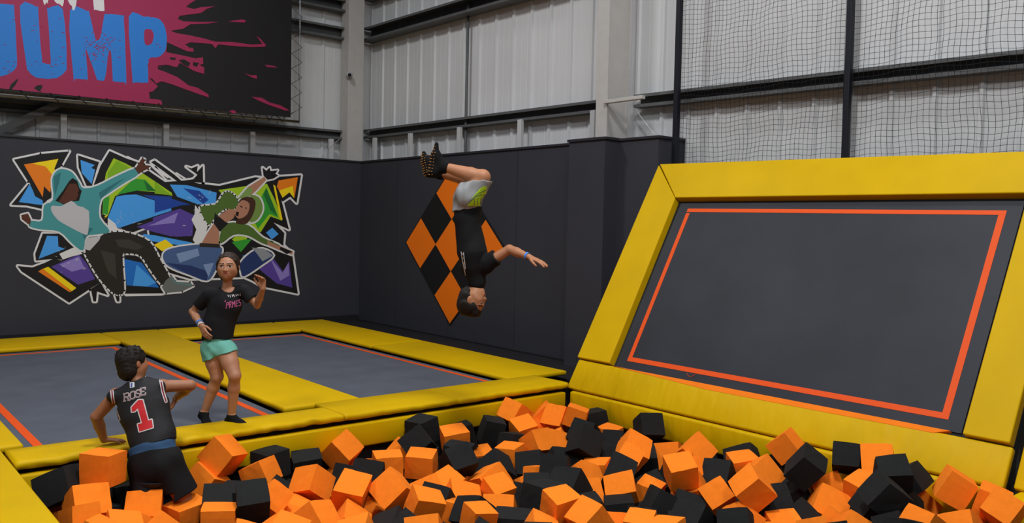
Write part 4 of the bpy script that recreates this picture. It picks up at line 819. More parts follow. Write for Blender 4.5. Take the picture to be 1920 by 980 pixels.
SKIN = mat('skin_tan', (.44, .205, .115), .5, bump=.003, bscale=90, var=.05, spec=.35)
SKIN2 = mat('skin_warm', (.43, .185, .09), .5, bump=.003, bscale=90, var=.05, spec=.35)
SKIN3 = mat('skin_brown', (.33, .138, .068), .5, bump=.003, bscale=90, var=.05, spec=.35)
LIPM = mat('lips', (.33, .075, .06), .45); EYEW = mat('eye_white', (.55, .52, .5), .3); EYED = mat('eye_dark', (.02, .012, .01), .2); BROW = mat('brow_hair', (.035, .018, .012), .8)
HAIRM = mat('dark_hair', (.012, .009, .0075), .65, bump=.05, bscale=160, stretch=(1, 1, .2)); HAIRB = mat('brown_black_hair', (.028, .016, .011), .5, bump=.06, bscale=70, stretch=(1, 1, .2))
TEE = mat('black_tee_cloth', (.010, .010, .012), .85, bump=.01, bscale=300, spec=.2); TEE2 = mat('black_shirt_cloth', (.008, .008, .009), .85, bump=.01, bscale=300, spec=.2)
JER = mat('black_jersey_mesh', (.012, .012, .014), .7, bump=.01, bscale=400, spec=.3); SHORTB = mat('black_short_cloth', (.009, .009, .010), .85, bump=.01, bscale=200, spec=.2)
AQUA = mat('aqua_short_cloth', (.16, .47, .38), .75, bump=.01, bscale=200); GREYS = mat('grey_short_cloth', (.33, .34, .35), .75, bump=.01, bscale=200); NEON = mat('neon_print', (.52, .86, .03), .6, bump=.002)
SOCK = mat('black_sock_knit', (.008, .008, .009), .9, bump=.02, bscale=300, spec=.15); GRIP = mat('amber_grip_dots', (.55, .25, .04), .6, bump=.002)
BLUEB = mat('blue_wristband', (.07, .25, .75), .4, bump=.002); WHB = mat('white_wristband', (.6, .55, .58), .4, bump=.002); PWHITE = mat('print_thread_white', (.6, .58, .58), .6, bump=.002)
PRED = mat('print_thread_red', (.55, .02, .025), .6, bump=.002); PMAR = mat('piping_maroon', (.22, .02, .03), .6, bump=.002); PPINK = mat('print_pink', (.50, .10, .22), .6, bump=.002); BLUH = mat('blue_boxer_band', (.03, .08, .17), .8, bump=.02, bscale=120)

def sdhead(fl, c, R, U, Fw, s, hair=False):
    """head of height s (chin to crown), centre c; R, U, Fw = its own right, up and forward"""
    q = lambda r, u, f_: c+R*r*s+U*u*s+Fw*f_*s
    ax = (R, U, Fw)
    fl.ell(q(0, .13, -.06), (.365*s, .365*s, .43*s), ax, .01)
    fl.ell(q(0, -.06, .06), (.315*s, .33*s, .33*s), ax, .03)
    fl.ell(q(0, -.27, .12), (.225*s, .20*s, .235*s), ax, .035)
    fl.cap(q(-.2, -.2, .05), q(.2, -.2, .05), .13*s, k=.03)
    fl.cap(q(0, -.38, .26), q(0, -.37, .26), .065*s, k=.02)                       # chin
    fl.cap(q(0, .03, .36), q(0, -.12, .43), .028*s, .042*s, k=.014)              # nose
    for e in (-1, 1):
        fl.cap(q(.035*e, -.13, .42), q(.06*e, -.13, .40), .030*s, k=.008)
        fl.ell(q(.155*e, .03, .40), (.075*s, .05*s, .05*s), ax, .012, sub=True)    # socket
        fl.ell(q(.155*e, .02, .315), (.07*s, .055*s, .06*s), ax, .004)             # eyeball
        fl.cap(q(.08*e, .105, .375), q(.23*e, .10, .315), .028*s, .022*s, k=.015)  # brow ridge
        fl.cap(q(.2*e, -.08, .26), q(.22*e, -.1, .2), .08*s, k=.03)                # cheek
        fl.ell(q(.375*e, -.02, -.03), (.035*s, .125*s, .075*s), (unit(R+Fw*.35*e), U, unit(Fw-R*.35*e)), .006)   # ear
    fl.cap(q(-.085, -.235, .355), q(.085, -.235, .355), .024*s, k=.01); fl.cap(q(-.065, -.272, .35), q(.065, -.272, .35), .028*s, k=.01)
    fl.cap(q(-.09, -.252, .385), q(.09, -.252, .385), .006*s, k=.006, sub=True)
def facepaint(c, R, U, Fw, s, smile=0.0):
    """material index by place on the face: 0 skin, 1 lips, 2 eye white, 3 iris / lashes, 4 brow"""
    def f(P):
        d = P-c; r = d@R/s; u = d@U/s; w = d@Fw/s; out = np.zeros(len(P), int); fr = w > .2
        ar = np.abs(r)
        out[fr & (((ar/.105)**2 + ((u+.255-smile*ar)/.038)**2) < 1)] = 1
        er = ar-.155
        eye = fr & (((er/.072)**2+((u-.02)/.030)**2) < 1); out[eye] = 2
        out[fr & ((er**2+(u-.022)**2) < .040**2) & eye] = 3
        out[fr & (np.abs(er) < .085) & (np.abs(u-(.055-3.0*er**2)) < .012)] = 3
        out[fr & (ar > .06) & (ar < .26) & (np.abs(u-(.128-1.2*(ar-.15)**2)) < .018)] = 4
        return out
    return f
def sdhand(fl, wrist, dirn, palm_n, s, curl=(.35, .4, .45, .5), side=1, spread=.06, thumb=.7, k=.004):
    """hand of length s; dirn wrist->fingers, palm_n out of the palm, side +1 / -1 puts the thumb along cross(dirn, palm_n)*side"""
    D = unit(dirn); N = unit(palm_n-D*(np.dot(palm_n, D))); T = np.cross(D, N)*side
    wrist = np.array(wrist)
    fl.cap(wrist, wrist+D*.12*s, .125*s, .14*s, k=.01, n=N, flat=.75)
    kn = [wrist+D*.47*s*q+T*t*s for q, t in ((.97, .155), (1.0, .055), (.97, -.045), (.90, -.14))]
    for p in kn: fl.cap(wrist+D*.10*s+(p-wrist-D*.47*s)*.5, p, .085*s, .066*s, k=.008, n=N, flat=.95)
    ln = (.42, .46, .43, .34)
    for i, p in enumerate(kn):
        d = unit(D+T*spread*(1.5-i)); seg = (.45, .31, .24); a = curl[i]*.8
        for j in range(3):
            d = unit(d*math.cos(a)+N*math.sin(a)); e = p+d*ln[i]*s*seg[j]; r0 = (.055, .050, .044)[j]*s
            fl.cap(p, e, r0, r0*.92, k=k*.5); p = e; a = curl[i]*1.1
    b = wrist+D*.12*s+T*.10*s; m_ = b+(unit(D*.7+T*thumb+N*.25))*.24*s; e = m_+unit(D*.9+T*thumb*.45+N*.3)*.17*s; e2 = e+unit(D+T*.1+N*.35)*.12*s
    fl.cap(b, m_, .085*s, .062*s, k=.008); fl.cap(m_, e, .058*s, .053*s, k=.004); fl.cap(e, e2, .052*s, .045*s, k=.003)
def sdfoot(fl, ankle, dirn, up, s, toes=True, r=1.0):
    D = unit(dirn); Up = unit(up-D*np.dot(up, D)); ank = np.array(ankle)
    sole = ank-Up*.25*s
    fl.cap(ank, sole-D*.12*s+Up*.10*s, .155*s*r, .14*s*r, k=.01)
    fl.cap(sole-D*.14*s+Up*.10*s, sole+D*.45*s+Up*.085*s, .13*s*r, .125*s*r, k=.015, n=Up, flat=.75)
    fl.cap(ank+D*.05*s-Up*.02*s, sole+D*.42*s+Up*.10*s, .14*s*r, .10*s*r, k=.02)
    fl.cap(sole+D*.40*s+Up*.07*s, sole+D*.66*s+Up*.055*s, .145*s*r, .11*s*r, k=.02, n=Up, flat=.55)
def pxmap(target):
    """spot of the photo -> point on the surface of target, a hair above it"""
    me = target.data
    bv = BVHTree.FromPolygons([v.co.copy() for v in me.vertices], [tuple(p.vertices) for p in me.polygons])
    def f(x, y):
        d = Vector(ray(x, y)).normalized(); h = bv.ray_cast(Vector(CAM), d)
        if h[0] is None: return None
        nn = h[1] if h[1].dot(d) < 0 else -h[1]
        return h[0]-d*.003+nn*.0012
    return f
def band(name, c, axis, r, wd, m, parent, thick=.0025, n=None, flat=1.0):
    """wristband: a short open sleeve round a limb"""
    A = unit(axis); e1 = unit(np.cross(A, V(.3, .5, .8))); e2 = np.cross(A, e1); bm = bmesh.new(); N = 28; rr = []
    for h, q in ((-wd/2, r), (-wd/2, r+thick), (wd/2, r+thick), (wd/2, r)):
        rr.append([bm.verts.new(Vector(c+A*h+(e1*math.cos(2*math.pi*k/N)+e2*math.sin(2*math.pi*k/N))*q)) for k in range(N)])
    for j in range(4):
        for k in range(N): bm.faces.new((rr[j][k], rr[j][(k+1) % N], rr[(j+1) % 4][(k+1) % N], rr[(j+1) % 4][k]))
    bmesh.ops.recalc_face_normals(bm, faces=bm.faces[:]); return keep(from_bm(name, bm, m, None, True), parent)
def bounds(pts, m=.16):
    P = np.array(pts); m += .05; return P.min(0)-m, P.max(0)+m

# ---------------- girl stepping along the mat in a black tee
def girl():
    A = lambda x, y, d=0.0: at(x, y, 6.47+d)
    root = empty('person', A(418, 797), 'girl in a black printed tee and aqua shorts stepping behind the pit edge', 'person')
    pel, wai, che, nb, hd = A(406, 645), A(411, 606), A(422, 574), A(427, 538), A(427.5, 500, -.03)
    sR, sL = A(391, 553, -.03), A(459, 545, .03)
    eR, wR = A(361, 584, .02), A(377, 609, -.11); eL, wL = A(482, 572, .02), A(493, 541, -.13)
    hipR, hipL = A(397, 655, 0), A(423, 657, -.02)
    kR, aR = A(407, 706, .0), A(382, 775, .05); kL, aL = A(440, 704, -.10), A(434, 781, -.02)
    Rt = unit(sR-sL); up = unit(nb-pel); fw = unit(np.cross(Rt, up)); fw = fw if fw@CF < 0 else -fw
    H = .0042
    # body
    b = Field(*bounds([pel, hd, eR, eL, wR, wL, aR, aL, kL], .15), H)
    b.cap(pel, wai, .085, .078, n=fw, flat=.72, k=.02); b.cap(wai, che, .078, .092, n=fw, flat=.70, k=.02); b.cap(che, che+up*.06, .092, .075, n=fw, flat=.72, k=.02)
    b.cap(sR*.72+nb*.28-up*.01, sL*.72+nb*.28-up*.01, .036, k=.03); b.cap(nb-up*.04, nb+(hd-nb)*.5, .038, .034, k=.015)
    b.cap(hipR, hipL, .082, k=.03, n=fw, flat=.9)
    for s_, e, w in ((sR, eR, wR), (sL, eL, wL)):
        b.cap(s_, s_, .036, k=.02); b.cap(s_, e, .033, .026, k=.015); b.cap(e, e*.6+w*.4, .0265, .0275, k=.01); b.cap(e*.6+w*.4, w, .0275, .0185, k=.01)
    for h, k_, a in ((hipR, kR, aR), (hipL, kL, aL)):
        b.cap(h, h*.5+k_*.5, .076, .064, k=.02); b.cap(h*.5+k_*.5, k_, .064, .047, k=.012); b.cap(k_, k_, .047, k=.01)
        cf = k_*.7+a*.3-fw*.012; b.cap(k_, cf, .040, .045, k=.012); b.cap(cf, a, .045, .026, k=.012)
    HU = unit(hd-nb+CD*-.02); HU = unit(-CD*.99+CR*.03); HF = unit(-CF+CR*.10-CD*-.02); HF = unit(HF-HU*(HF@HU)); HR = np.cross(HF, HU)*-1
    HR = np.cross(HU, HF)
    sdhead(b, hd, HR, HU, HF, .205)
    sdhand(b, wR, unit(A(388, 634, -.15)-wR), CF*.75+CR*.5, .148, curl=(.25, .28, .30, .34), side=1, spread=.10)
    sdhand(b, wL, unit(-CD*1.0-CF*.15+CR*-.05), -CF*.9-CR*.25, .150, curl=(.55, .75, .85, .9), side=-1, spread=.10)
    dR = unit(CD*.25+CR*.62-CF*.75); dL = unit(CR*.95-CF*.45)
    dR = unit(dR*V(1, 1, 0)+V(0, 0, -.30)); dL = unit(dL*V(1, 1, 0))
    sdfoot(b, aR, dR, V(0, 0, 1), .205); sdfoot(b, aL, dL, V(0, 0, 1), .205)
    fp = facepaint(hd, HR, HU, HF, .205, .12)
    b.obj('body', [SKIN, LIPM, EYEW, EYED, BROW], root, fp)
    # hair pulled back
    f = Field(hd-.17, hd+.17, .004); q = lambda r, u, w_: hd+HR*r*.205+HU*u*.205+HF*w_*.205; ax = (HR, HU, HF)
    f.ell(q(0, .15, -.09), (.405*.205, .405*.205, .455*.205), ax, .01); f.ell(q(0, -.12, -.20), (.33*.205, .33*.205, .30*.205), ax, .02)
    f.ell(q(0, .02, .36), (.30*.205, .37*.205, .34*.205), ax, .01, sub=True); f.ell(q(0, -.42, .2), (.4*.205, .35*.205, .40*.205), ax, .01, sub=True)
    for e in (-1, 1): f.cap(q(.31*e, .24, .16), q(.385*e, -.12, .05), .06*.205, .045*.205, k=.012)
    f.cap(q(-.30, -.1, -.16), q(-.22, -.42, -.22), .14*.205, .10*.205, k=.03)
    f.cap(q(0, .05, -.52), q(.10, -.35, -.55), .13*.205, .06*.205, k=.02); f.folds(.003, 130, HF, 3)
    f.obj('hair', HAIRB, root)
    # tee
    hemC = A(415, 634); hemN = unit(-(up)+CR*.18)
    t_ = Field(*bounds([pel, nb, sR, sL, eR, eL], .1), .0042)
    t_.cap(pel-up*.02, wai, .122, .112, n=fw, flat=.80, k=.02); t_.cap(wai, che, .112, .126, n=fw, flat=.74, k=.02); t_.cap(che, che+up*.045, .106, .085, n=fw, flat=.74, k=.02)
    t_.cap(sR*.8+nb*.2-up*.005, sL*.8+nb*.2-up*.005, .046, k=.03)
    for s_, e in ((sR, eR), (sL, eL)): t_.cap(s_, s_*.30+e*.70, .050, .054, k=.025)
    t_.cut(sR*.36+eR*.64, eR-sR, sR*.2+eR*.8, .085); t_.cut(sL*.42+eL*.58, eL-sL, sL*.2+eL*.8, .085)
    t_.cap(nb+up*.012+fw*.022, hd+fw*.01, .050, .06, k=.006, sub=True); t_.cut(hemC, hemN, hemC, .17); t_.folds(.0045, 34, unit(CR+up*.5), 5)
    tee = t_.obj('tee_shirt', TEE, root)
    # shorts
    s_ = Field(*bounds([pel, hipR, hipL, kR, kL], .12), .0042)
    s_.cap(pel+up*.03, pel-up*.0, .098, .104, n=fw, flat=.82, k=.02); s_.cap(hipR, hipL, .085, k=.02)
    for h, k_ in ((hipR, kR), (hipL, kL)): s_.cap(h, h*.55+k_*.45, .080, .082, k=.014)
    s_.cut(A(411, 667), unit(CD*.92+CR*.34), A(411, 690), .22); s_.cut(A(407, 630), unit(-CD), A(407, 615), .16); s_.folds(.004, 45, unit(up+CR), 2)
    so = s_.obj('shorts', AQUA, root)
    # socks
    for a, d in ((aR, dR), (aL, dL)):
        k_ = Field(a-.17, a+.17, .004); sdfoot(k_, a, d, V(0, 0, 1), .205, r=1.08); k_.cap(a, a+V(0, 0, .022), .034, .033, k=.012); k_.cut(a+V(0, 0, .020), V(0, 0, 1), a+V(0, 0, .06), .08)
        k_.obj('sock', SOCK, root)
    band('wristband', wR*.83+eR*.17, wR-eR, .0235, .017, BLUEB, root); band('wristband', wR*1.0+eR*.0, wR-eR, .0225, .016, WHB, root)
    m = pxmap(tee)
    def tx(x, y): return (416+x, 565+y)
    W = strokes([[(427, 553), (429, 556)], [(431, 553), (432, 557)], [(435, 552), (436, 556), (438, 552), (440, 556)], [(442, 552), (443, 555), (446, 551), (448, 554)], [(450, 550), (451, 554)]], 1.1)
    P_ = strokes([[(421.5, 566), (423, 563)], [(424, 578), (425, 567), (428, 567), (428, 571), (425, 572)], [(430, 577), (430, 566), (433, 565), (433, 570), (431, 571), (434, 576)], [(436, 576), (435.5, 565), (438, 570), (440, 564), (440.5, 575)], [(446, 563), (442.5, 564), (442.5, 574), (446, 573)], [(442.5, 569), (445, 568)], [(451, 561), (448, 562), (448, 567), (451, 567), (451, 572), (448, 573)]], 1.3)
    o = poly2d('shirt_print', W, m, PWHITE, None); o.parent = tee; o = poly2d('shirt_print', P_, m, PPINK, None); o.parent = tee
girl()

# ---------------- boy in a number 1 jersey climbing out of the pit
def climber():
    A = lambda x, y, d=0.0: at(x, y, 5.47+d)
    root = empty('person', A(300, 940, -.02), 'boy in a black ROSE number 1 basketball jersey climbing out of the foam pit', 'person')
    pel, wai, che, nb, hd = A(291, 862, -.02), A(285, 815, .03), A(268, 760, .09), A(257, 716, .13), A(250, 683, .16)
    sL, sR = A(217, 741, .12), A(302, 724, .18)
    eL, wL = A(181, 781, .12), A(195, 824, .22); eR, wR = A(357, 722, .26), A(330, 746, .42)
    hipL, hipR = A(273, 872, 0), A(309, 868, -.02); kL, kR = A(282, 950, -.05), A(349, 945, .02); aL, aR = A(300, 1010, .25), A(385, 1005, .28)
    Rt = unit(sR-sL); up = unit(nb-pel); bk = unit(np.cross(Rt, up)); bk = bk if bk@CF < 0 else -bk   # bk points to the camera: the boy's back
    b = Field(*bounds([pel, hd, eR, eL, wR, wL, kL, kR, aL, aR], .13), .0045)
    b.cap(pel, wai, .090, .082, n=bk, flat=.75, k=.02); b.cap(wai, che, .082, .098, n=bk, flat=.72, k=.02); b.cap(che, che+up*.08, .098, .080, n=bk, flat=.72, k=.02)
    b.cap(sL*.7+nb*.3-up*.01, sR*.7+nb*.3-up*.01, .040, k=.03); b.cap(nb-up*.04, nb+(hd-nb)*.6, .042, .038, k=.015)
    for s_, e, w in ((sL, eL, wL), (sR, eR, wR)):
        b.cap(s_, s_, .048, k=.02); b.cap(s_, e, .044, .036, k=.015); b.cap(e, e*.6+w*.4, .036, .035, k=.01); b.cap(e*.6+w*.4, w, .035, .023, k=.01)
    b.cap(hipL, hipR, .085, k=.03)
    for h, k_, a in ((hipL, kL, aL), (hipR, kR, aR)):
        b.cap(h, k_, .075, .050, k=.02); b.cap(k_, k_*.7+a*.3, .047, .05, k=.012); b.cap(k_*.7+a*.3, a, .05, .03, k=.012); sdfoot(b, a, CF*.4+CD, CF, .2)
    HU = unit(-CD*.97+CR*-.12+CF*.15); HF = unit(CF*.80+CR*.62); HF = unit(HF-HU*(HF@HU)); HR = np.cross(HU, HF)
    s = .205; sdhead(b, hd, HR, HU, HF, s)
    sdhand(b, wL, unit(CR*.93+CF*.25+CD*.08), V(0, 0, -1), .145, curl=(.12, .1, .12, .2), side=1, spread=.12)
    sdhand(b, wR, unit(CD*.8-CR*.45+CF*.1), -CR*.6-CF*.4, .13, curl=(.5, .5, .5, .6), side=-1)
    b.obj('body', [SKIN3, LIPM, EYEW, EYED, BROW], root, facepaint(hd, HR, HU, HF, s))
    f = Field(hd-.18, hd+.18, .004); q = lambda r, u, w_: hd+HR*r*s+HU*u*s+HF*w_*s; ax = (HR, HU, HF)
    f.ell(q(0, .17, -.08), (.44*s, .44*s, .49*s), ax, .01); f.ell(q(0, -.16, -.18), (.38*s, .38*s, .32*s), ax, .02)
    f.ell(q(0, -.06, .42), (.42*s, .36*s, .34*s), ax, .01, sub=True); f.ell(q(0, -.45, .25), (.5*s, .33*s, .42*s), ax, .01, sub=True)
    rr = random.Random(6)
    for _ in range(110):
        a_ = rr.uniform(-1, 1); c_ = rr.uniform(-.9, .5); v = unit(V(a_, rr.uniform(.35, 1.0), c_)); p = hd+(HR*v[0]*.41+HU*(v[1]*.42+.15)+HF*(v[2]*.45-.06))*s
        t = unit(HR*v[0]+HU*v[1]+HF*v[2]+HR*rr.uniform(-.7, .7)+HF*rr.uniform(-.7, .7)); f.cap(p, p+t*rr.uniform(.006, .018), .011, .004, k=.010)
    for e in (-1, 1): f.ell(q(.40*e, -.05, -.02), (.10*s, .14*s, .10*s), ax, .004, sub=True)
    f.folds(.002, 140, HU, 8); f.obj('hair', HAIRM, root)
    # jersey
    j = Field(*bounds([pel, nb, sL, sR], .17), .0042)
    j.cap(pel-up*.03, wai, .160, .140, n=bk, flat=.72, k=.02); j.cap(wai, che, .142, .158, n=bk, flat=.66, k=.02); j.cap(che, che+up*.070, .158, .135, n=bk, flat=.66, k=.02)
    j.cap(sL*.90+nb*.10-up*.012-CF*.045, sR*.94+nb*.06-up*.004-CF*.03, .050, k=.03)
    j.cap(sL-Rt*.095-up*.05, eL-Rt*.05, .055, .06, k=.006, sub=True); j.cap(sR+Rt*.085-up*.035, eR+Rt*.02, .050, .05, k=.006, sub=True)
    j.cap(nb+up*.022, hd, .050, .06, k=.006, sub=True); hem = A(291, 835, 0); j.cut(hem, unit(-up+CR*.05), hem, .2); j.folds(.005, 30, unit(Rt*.4+up), 4)
    jer = j.obj('jersey', JER, root)
    # boxer band, shorts
    u_ = Field(*bounds([pel, hipL, hipR], .16), .005); u_.cap(pel+up*.09, pel-up*.03, .145, .148, n=bk, flat=.74, k=.02); u_.cut(A(291, 857, 0), -up, pel-up*.1, .16); u_.cut(A(291, 828, 0), up, wai, .16); u_.folds(.004, 60, up, 2); u_.obj('boxer_band', BLUH, root)
    s2 = Field(*bounds([pel, kL, kR], .16), .005); s2.cap(pel+up*.05, pel-up*.03, .148, .145, n=bk, flat=.76, k=.02); s2.cap(hipL, hipR, .10, k=.03)
    s2.cap(hipL, hipL*.35+kL*.65, .112, .108, k=.02); s2.cap(hipR, hipR*.25+kR*.75, .112, .106, k=.02)
    s2.cut(A(291, 848, 0), unit(up+CR*.12), wai, .16); s2.cut(hipR*.24+kR*.76, kR-hipR, kR, .15); s2.cut(hipL*.2+kL*.8, kL-hipL, kL, .14) ; s2.folds(.006, 28, unit(Rt+up*.3), 9)
    s2.obj('shorts', SHORTB, root)
    band('wristwatch', wR*.9+eR*.1, wR-eR, .0225, .014, WHB, root)
    m = pxmap(jer)
    def art(nm, polys, mt_, lift=0):
        def mm(x, y):
            p = m(x, y); return None if p is None else p+(Vector(CAM)-p).normalized()*lift
        o = poly2d(nm, polys, mm, mt_, None, grid=4.0); o.parent = jer; o.matrix_parent_inverse = Matrix.Identity(4)
    Z = lambda P: [(x/2.3333, 560+y/2.3333) for x, y in P]
    one = Z([(576, 474), (606, 442), (624, 442), (648, 532), (664, 528), (669, 562), (610, 580), (603, 548), (622, 543), (603, 478), (590, 492), (577, 494)])
    art('number_outline', [one]+strokes([one], 4.2, True), PWHITE, .0); art('number', [one], PRED, .0015)
    def seg(ch, ox, oy, sc, sl=-.22):
        G = {'R': [[(0, 0), (0, 10)], [(0, 0), (5, 0), (6, 1.5), (6, 4), (5, 5), (0, 5)], [(3, 5), (6.3, 10)], [(-1, 0), (1, 0)], [(-1, 10), (1.5, 10)], [(5, 10), (7.3, 10)]],
             'O': [[(1.5, 0), (5, 0), (6.5, 2), (6.5, 8), (5, 10), (1.5, 10), (0, 8), (0, 2), (1.5, 0)]],
             'S': [[(6.5, 2.2), (5, 0), (1.8, 0), (0, 1.6), (.3, 3.8), (5.9, 6), (6.6, 8), (5, 10), (1.6, 10), (0, 8)]],
             'E': [[(0, 0), (0, 10)], [(-1, 0), (6, 0), (6, 2.5)], [(0, 5), (4, 5)], [(-1, 10), (6.3, 10), (6.3, 7.5)]]}[ch]
        return [[(ox+x*sc, oy+y*sc+x*sc*sl) for x, y in L] for L in G]
    st = []
    for ch, ox, oy, sc in (('R', 233.5, 738.0, 1.38), ('O', 244.5, 735.0, 1.32), ('S', 254.5, 732.0, 1.32), ('E', 264.5, 728.0, 1.32)): st += seg(ch, ox, oy, sc)
    art('name_lettering', strokes(st, 2.35), PWHITE, .0); art('name_lettering', strokes(st, .9), PMAR, .0012)
    art('logo_patch', [Z([(568, 366), (588, 364), (589, 386), (569, 390)])], PWHITE, 0.0); art('logo_patch', [Z([(572, 370), (580, 368), (579, 386), (572, 387)])], mat('logo_blue', (.05, .08, .3), .6), .001)
    for L in ([(210, 733), (211, 745), (214, 760), (218, 772), (223, 786)], [(300, 704), (302, 716), (305, 733), (311, 752)], [(243, 708.5), (252, 710), (262, 708), (272, 703)]):
        art('piping', strokes([L], 6.2), PWHITE, .0); art('piping_stripe', strokes([L], 2.6), PMAR, .0012)
climber()

# ---------------- boy upside down in mid somersault
def flipper():
    A = lambda x, y, d=0.0: at(x, y, 6.45+d)
    root = empty('person', A(878, 590), 'boy in a black shirt and grey neon shorts upside down in mid somersault', 'person')
    pel, wai, che, nb, hd = A(878, 372, .0), A(876, 410, .0), A(886, 474, -.01), A(894, 530, -.01), A(887, 563, -.02)
    sN, sF = A(916, 492, -.06), A(877, 500, .12)      # near arm (stretched right), far arm
    eN, wN = A(955, 467, -.10), A(991, 481, -.20); eF, wF = A(888, 478, .26), A(884, 438, .26)
    hN, hF = A(879, 366, -.07), A(877, 370, .07); kN, kF = A(905, 332, -.10), A(896, 338, .10); aN, aF = A(833, 313, -.06), A(826, 325, .10)
    up = unit(nb-pel); Rt = unit(sN-sF); fw = unit(np.cross(Rt, up)); fw = fw if fw@CR > 0 else -fw
    side = unit(sN-sF-up*((sN-sF)@up)); fw = unit(CR-up*(CR@up)-CF*.25)
    b = Field(*bounds([pel, hd, eN, wN, wF, kN, aN, aF], .17), .0042)
    b.cap(pel, wai, .098, .090, n=fw, flat=.85, k=.02); b.cap(wai, che, .090, .108, n=fw, flat=.85, k=.02); b.cap(che, che+up*.10, .108, .085, n=fw, flat=.85, k=.02)
    b.cap(sF*.8+nb*.2, sN*.8+nb*.2, .043, k=.03); b.cap(nb-up*.08, nb+(hd-nb)*.5, .052, .048, k=.015)
    for s_, e, w in ((sN, eN, wN), (sF, eF, wF)):
        b.cap(s_, s_, .045, k=.02); b.cap(s_, e, .042, .034, k=.015); b.cap(e, e*.6+w*.4, .034, .034, k=.01); b.cap(e*.6+w*.4, w, .034, .022, k=.01)
    b.cap(hN, hF, .088, k=.03)
    for h, k_, a, rr in ((hN, kN, aN, 1.0), (hF, kF, aF, .95)):
        b.cap(h, k_, .082*rr, .058*rr, k=.02); b.cap(k_, k_, .058*rr, k=.01); cf = k_*.68+a*.32+(-CD)*-.006; b.cap(k_, cf, .052*rr, .056*rr, k=.012); b.cap(cf, a, .056*rr, .034*rr, k=.012)
    HU = unit(CD*.98-CR*.16); HF = unit(CR*.93+CF*.02-CF*.25); HF = unit(HF-HU*(HF@HU)); HR = np.cross(HU, HF); s = .222
    sdhead(b, hd, HR, HU, HF, s)
    sdhand(b, wN, unit(CR*.88+CD*.38-CF*.25), unit(CD*.6-CR*.3+CF*.2), .175, curl=(.12, .08, .08, .1), side=-1, spread=.20, thumb=.9)
    sdhand(b, wF, unit(-CD), CR, .165, side=1)
    fN, fF = unit(-CD*.97-CR*.12), unit(-CD*.93-CR*.28)
    uN, uF = unit(CR*.98), unit(CR*.95)
    b.obj('body', [SKIN2, LIPM, EYEW, EYED, BROW], root, facepaint(hd, HR, HU, HF, s))
    f = Field(hd-.19, hd+.19, .004); q = lambda r, u, w_: hd+HR*r*s+HU*u*s+HF*w_*s; ax = (HR, HU, HF)
    f.ell(q(0, .17, -.09), (.42*s, .41*s, .47*s), ax, .01); f.ell(q(0, -.12, -.2), (.36*s, .34*s, .31*s), ax, .02)
    f.ell(q(0, -.04, .43), (.43*s, .36*s, .33*s), ax, .01, sub=True); f.ell(q(0, -.45, .25), (.5*s, .33*s, .42*s), ax, .01, sub=True)
    for e in (-1, 1): f.ell(q(.40*e, -.05, .0), (.10*s, .15*s, .11*s), ax, .004, sub=True)
    f.cap(q(-.2, .42, .2), q(.2, .42, .2), .10*s, k=.02); f.folds(.005, 80, HR, 8); f.obj('hair', HAIRM, root)
    # shirt
    t_ = Field(*bounds([pel, nb, sN, sF, eN, eF], .12), .0045)
    t_.cap(pel+up*.03, wai, .112, .108, n=fw, flat=.95, k=.02); t_.cap(wai, che, .108, .122, n=fw, flat=.90, k=.02); t_.cap(che, che+up*.085, .122, .098, n=fw, flat=.90, k=.02); t_.cap(che+up*.08, nb-up*.01, .095, .075, n=fw, flat=.9, k=.03)
    t_.cap(sF*.8+nb*.2, sN*.8+nb*.2, .055, k=.03)
    t_.cap(sN, sN*.55+eN*.45, .060, .062, k=.02); t_.cap(sF, sF*.3+eF*.7, .060, .064, k=.02)
    t_.cut(sN*.62+eN*.38, eN-sN, sN*.4+eN*.6, .09); t_.cut(sF*.45+eF*.55, eF-sF, eF, .1)
    t_.cap(nb+up*.035, hd+up*.05, .052, .07, k=.006, sub=True); t_.cut(A(876, 389), unit(-up+CR*.12), pel, .16); t_.folds(.006, 26, unit(up*.6+CR), 5)
    tee = t_.obj('shirt', TEE2, root)
    # shorts
    s2 = Field(*bounds([pel, kN, kF, wai], .14), .0045); s2.cap(wai-up*.06, pel, .112, .112, n=fw, flat=.95, k=.02)
    for h, k_ in ((hN, kN), (hF, kF)): s2.cap(h, h*.1+k_*.9, .104, .090, k=.02)
    s2.cap(hN, hF, .104, k=.02)
    s2.cut(A(876, 394), unit(up), wai+up*.02, .17)
    s2.cut(A(886, 343), unit(-CD*.97-CR*.02), kN, .34); s2.folds(.005, 40, unit(CR+up*.3), 3)
    sh = s2.obj('shorts', GREYS, root)
    m = pxmap(sh); Z = lambda P: [(740+x/2.578, 240+y/2.578) for x, y in P]
    o = poly2d('neon_print', [Z([(352, 376), (372, 340), (408, 296), (430, 280), (446, 284), (440, 330), (428, 376)])], m, NEON, None, grid=4.0); o.parent = sh; o.matrix_parent_inverse = Matrix.Identity(4)
    g_ = strokes([Z([(366, 350), (400, 318), (440, 300)]), Z([(360, 360), (395, 330), (420, 322)])], 1.3)+strokes([Z([(384, 372), (386, 345)]), Z([(400, 372), (402, 338)]), Z([(414, 372), (418, 335)]), Z([(428, 350), (432, 318)])], .9)
    m2 = lambda x, y: (lambda p: None if p is None else p+(Vector(CAM)-p).normalized()*.0015)(m(x, y))
    o = poly2d('print_stripe', g_, m2, mat('print_grey', (.16, .2, .14), .6), None, grid=4.0); o.parent = sh; o.matrix_parent_inverse = Matrix.Identity(4)
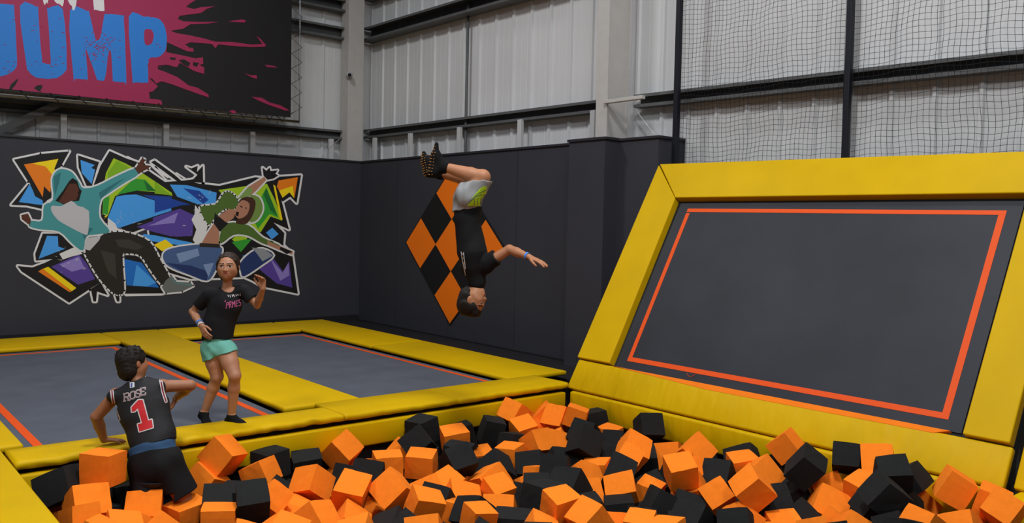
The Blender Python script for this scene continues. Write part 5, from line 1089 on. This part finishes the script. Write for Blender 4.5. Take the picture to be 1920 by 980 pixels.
    m = pxmap(tee); W = strokes([Z([(322, 598), (328, 640), (338, 685), (345, 730)]), Z([(333, 602), (338, 640), (342, 680)])], 1.6)+strokes([Z([(322, 605), (334, 612)]), Z([(325, 625), (337, 632)]), Z([(330, 650), (340, 655)])], 1.3)
    o = poly2d('shirt_print', W, m, PWHITE, None, grid=4.0); o.parent = tee; o.matrix_parent_inverse = Matrix.Identity(4)
    # grip socks: soles face left, toes point up
    for a, tip, heel in ((aN, A(815, 266, -.08), A(806, 330, -.06)), (aF, A(790, 284, .10), A(800, 331, .10))):
        D = unit(tip-heel); Up = unit(CR+CF*.55); Up = unit(Up-D*(Up@D))
        f = Field(*bounds([a, tip, heel], .10), .004); L = np.linalg.norm(tip-heel)
        f.cap(a-(a-heel)*.05, heel+D*.035+Up*.03, .040, .040, k=.02); f.cap(a+unit(kN-a)*.035, a, .040, .040, k=.02)
        f.cap(heel+D*.035+Up*.030, heel+D*L*.62+Up*.026, .042, .040, k=.02); f.cap(a, heel+D*L*.6+Up*.03, .040, .030, k=.025); f.cap(heel+D*L*.6+Up*.024, tip-D*.02+Up*.018, .036, .022, k=.02, n=Up, flat=.7)
        f.cut(a+unit(kN-a)*.030, kN-a, a+unit(kN-a)*.08, .08)
        so = f.obj('grip_sock', SOCK, root)
        bv = BVHTree.FromPolygons([v.co.copy() for v in so.data.vertices], [tuple(p.vertices) for p in so.data.polygons]); T = np.cross(D, Up); bm = bmesh.new()
        for i in range(10):
            for jx in (-1.6, -.55, .55, 1.6):
                p0 = heel+D*(.012+.0175*i*L/.19)+T*jx*.019-Up*.1; h = bv.ray_cast(Vector(p0), Vector(Up))
                if h[0] is None: continue
                c = np.array(h[0]); add_tube(bm, [c-T*.006-Up*.001, c+T*.006-Up*.001], .0029, 6)
        g = from_bm('grip_dots', bm, GRIP, None, True); g.parent = so; g.matrix_parent_inverse = Matrix.Identity(4)
    band('wristband', wN*.92+eN*.08, wN-eN, .027, .016, BLUEB, root)
flipper()
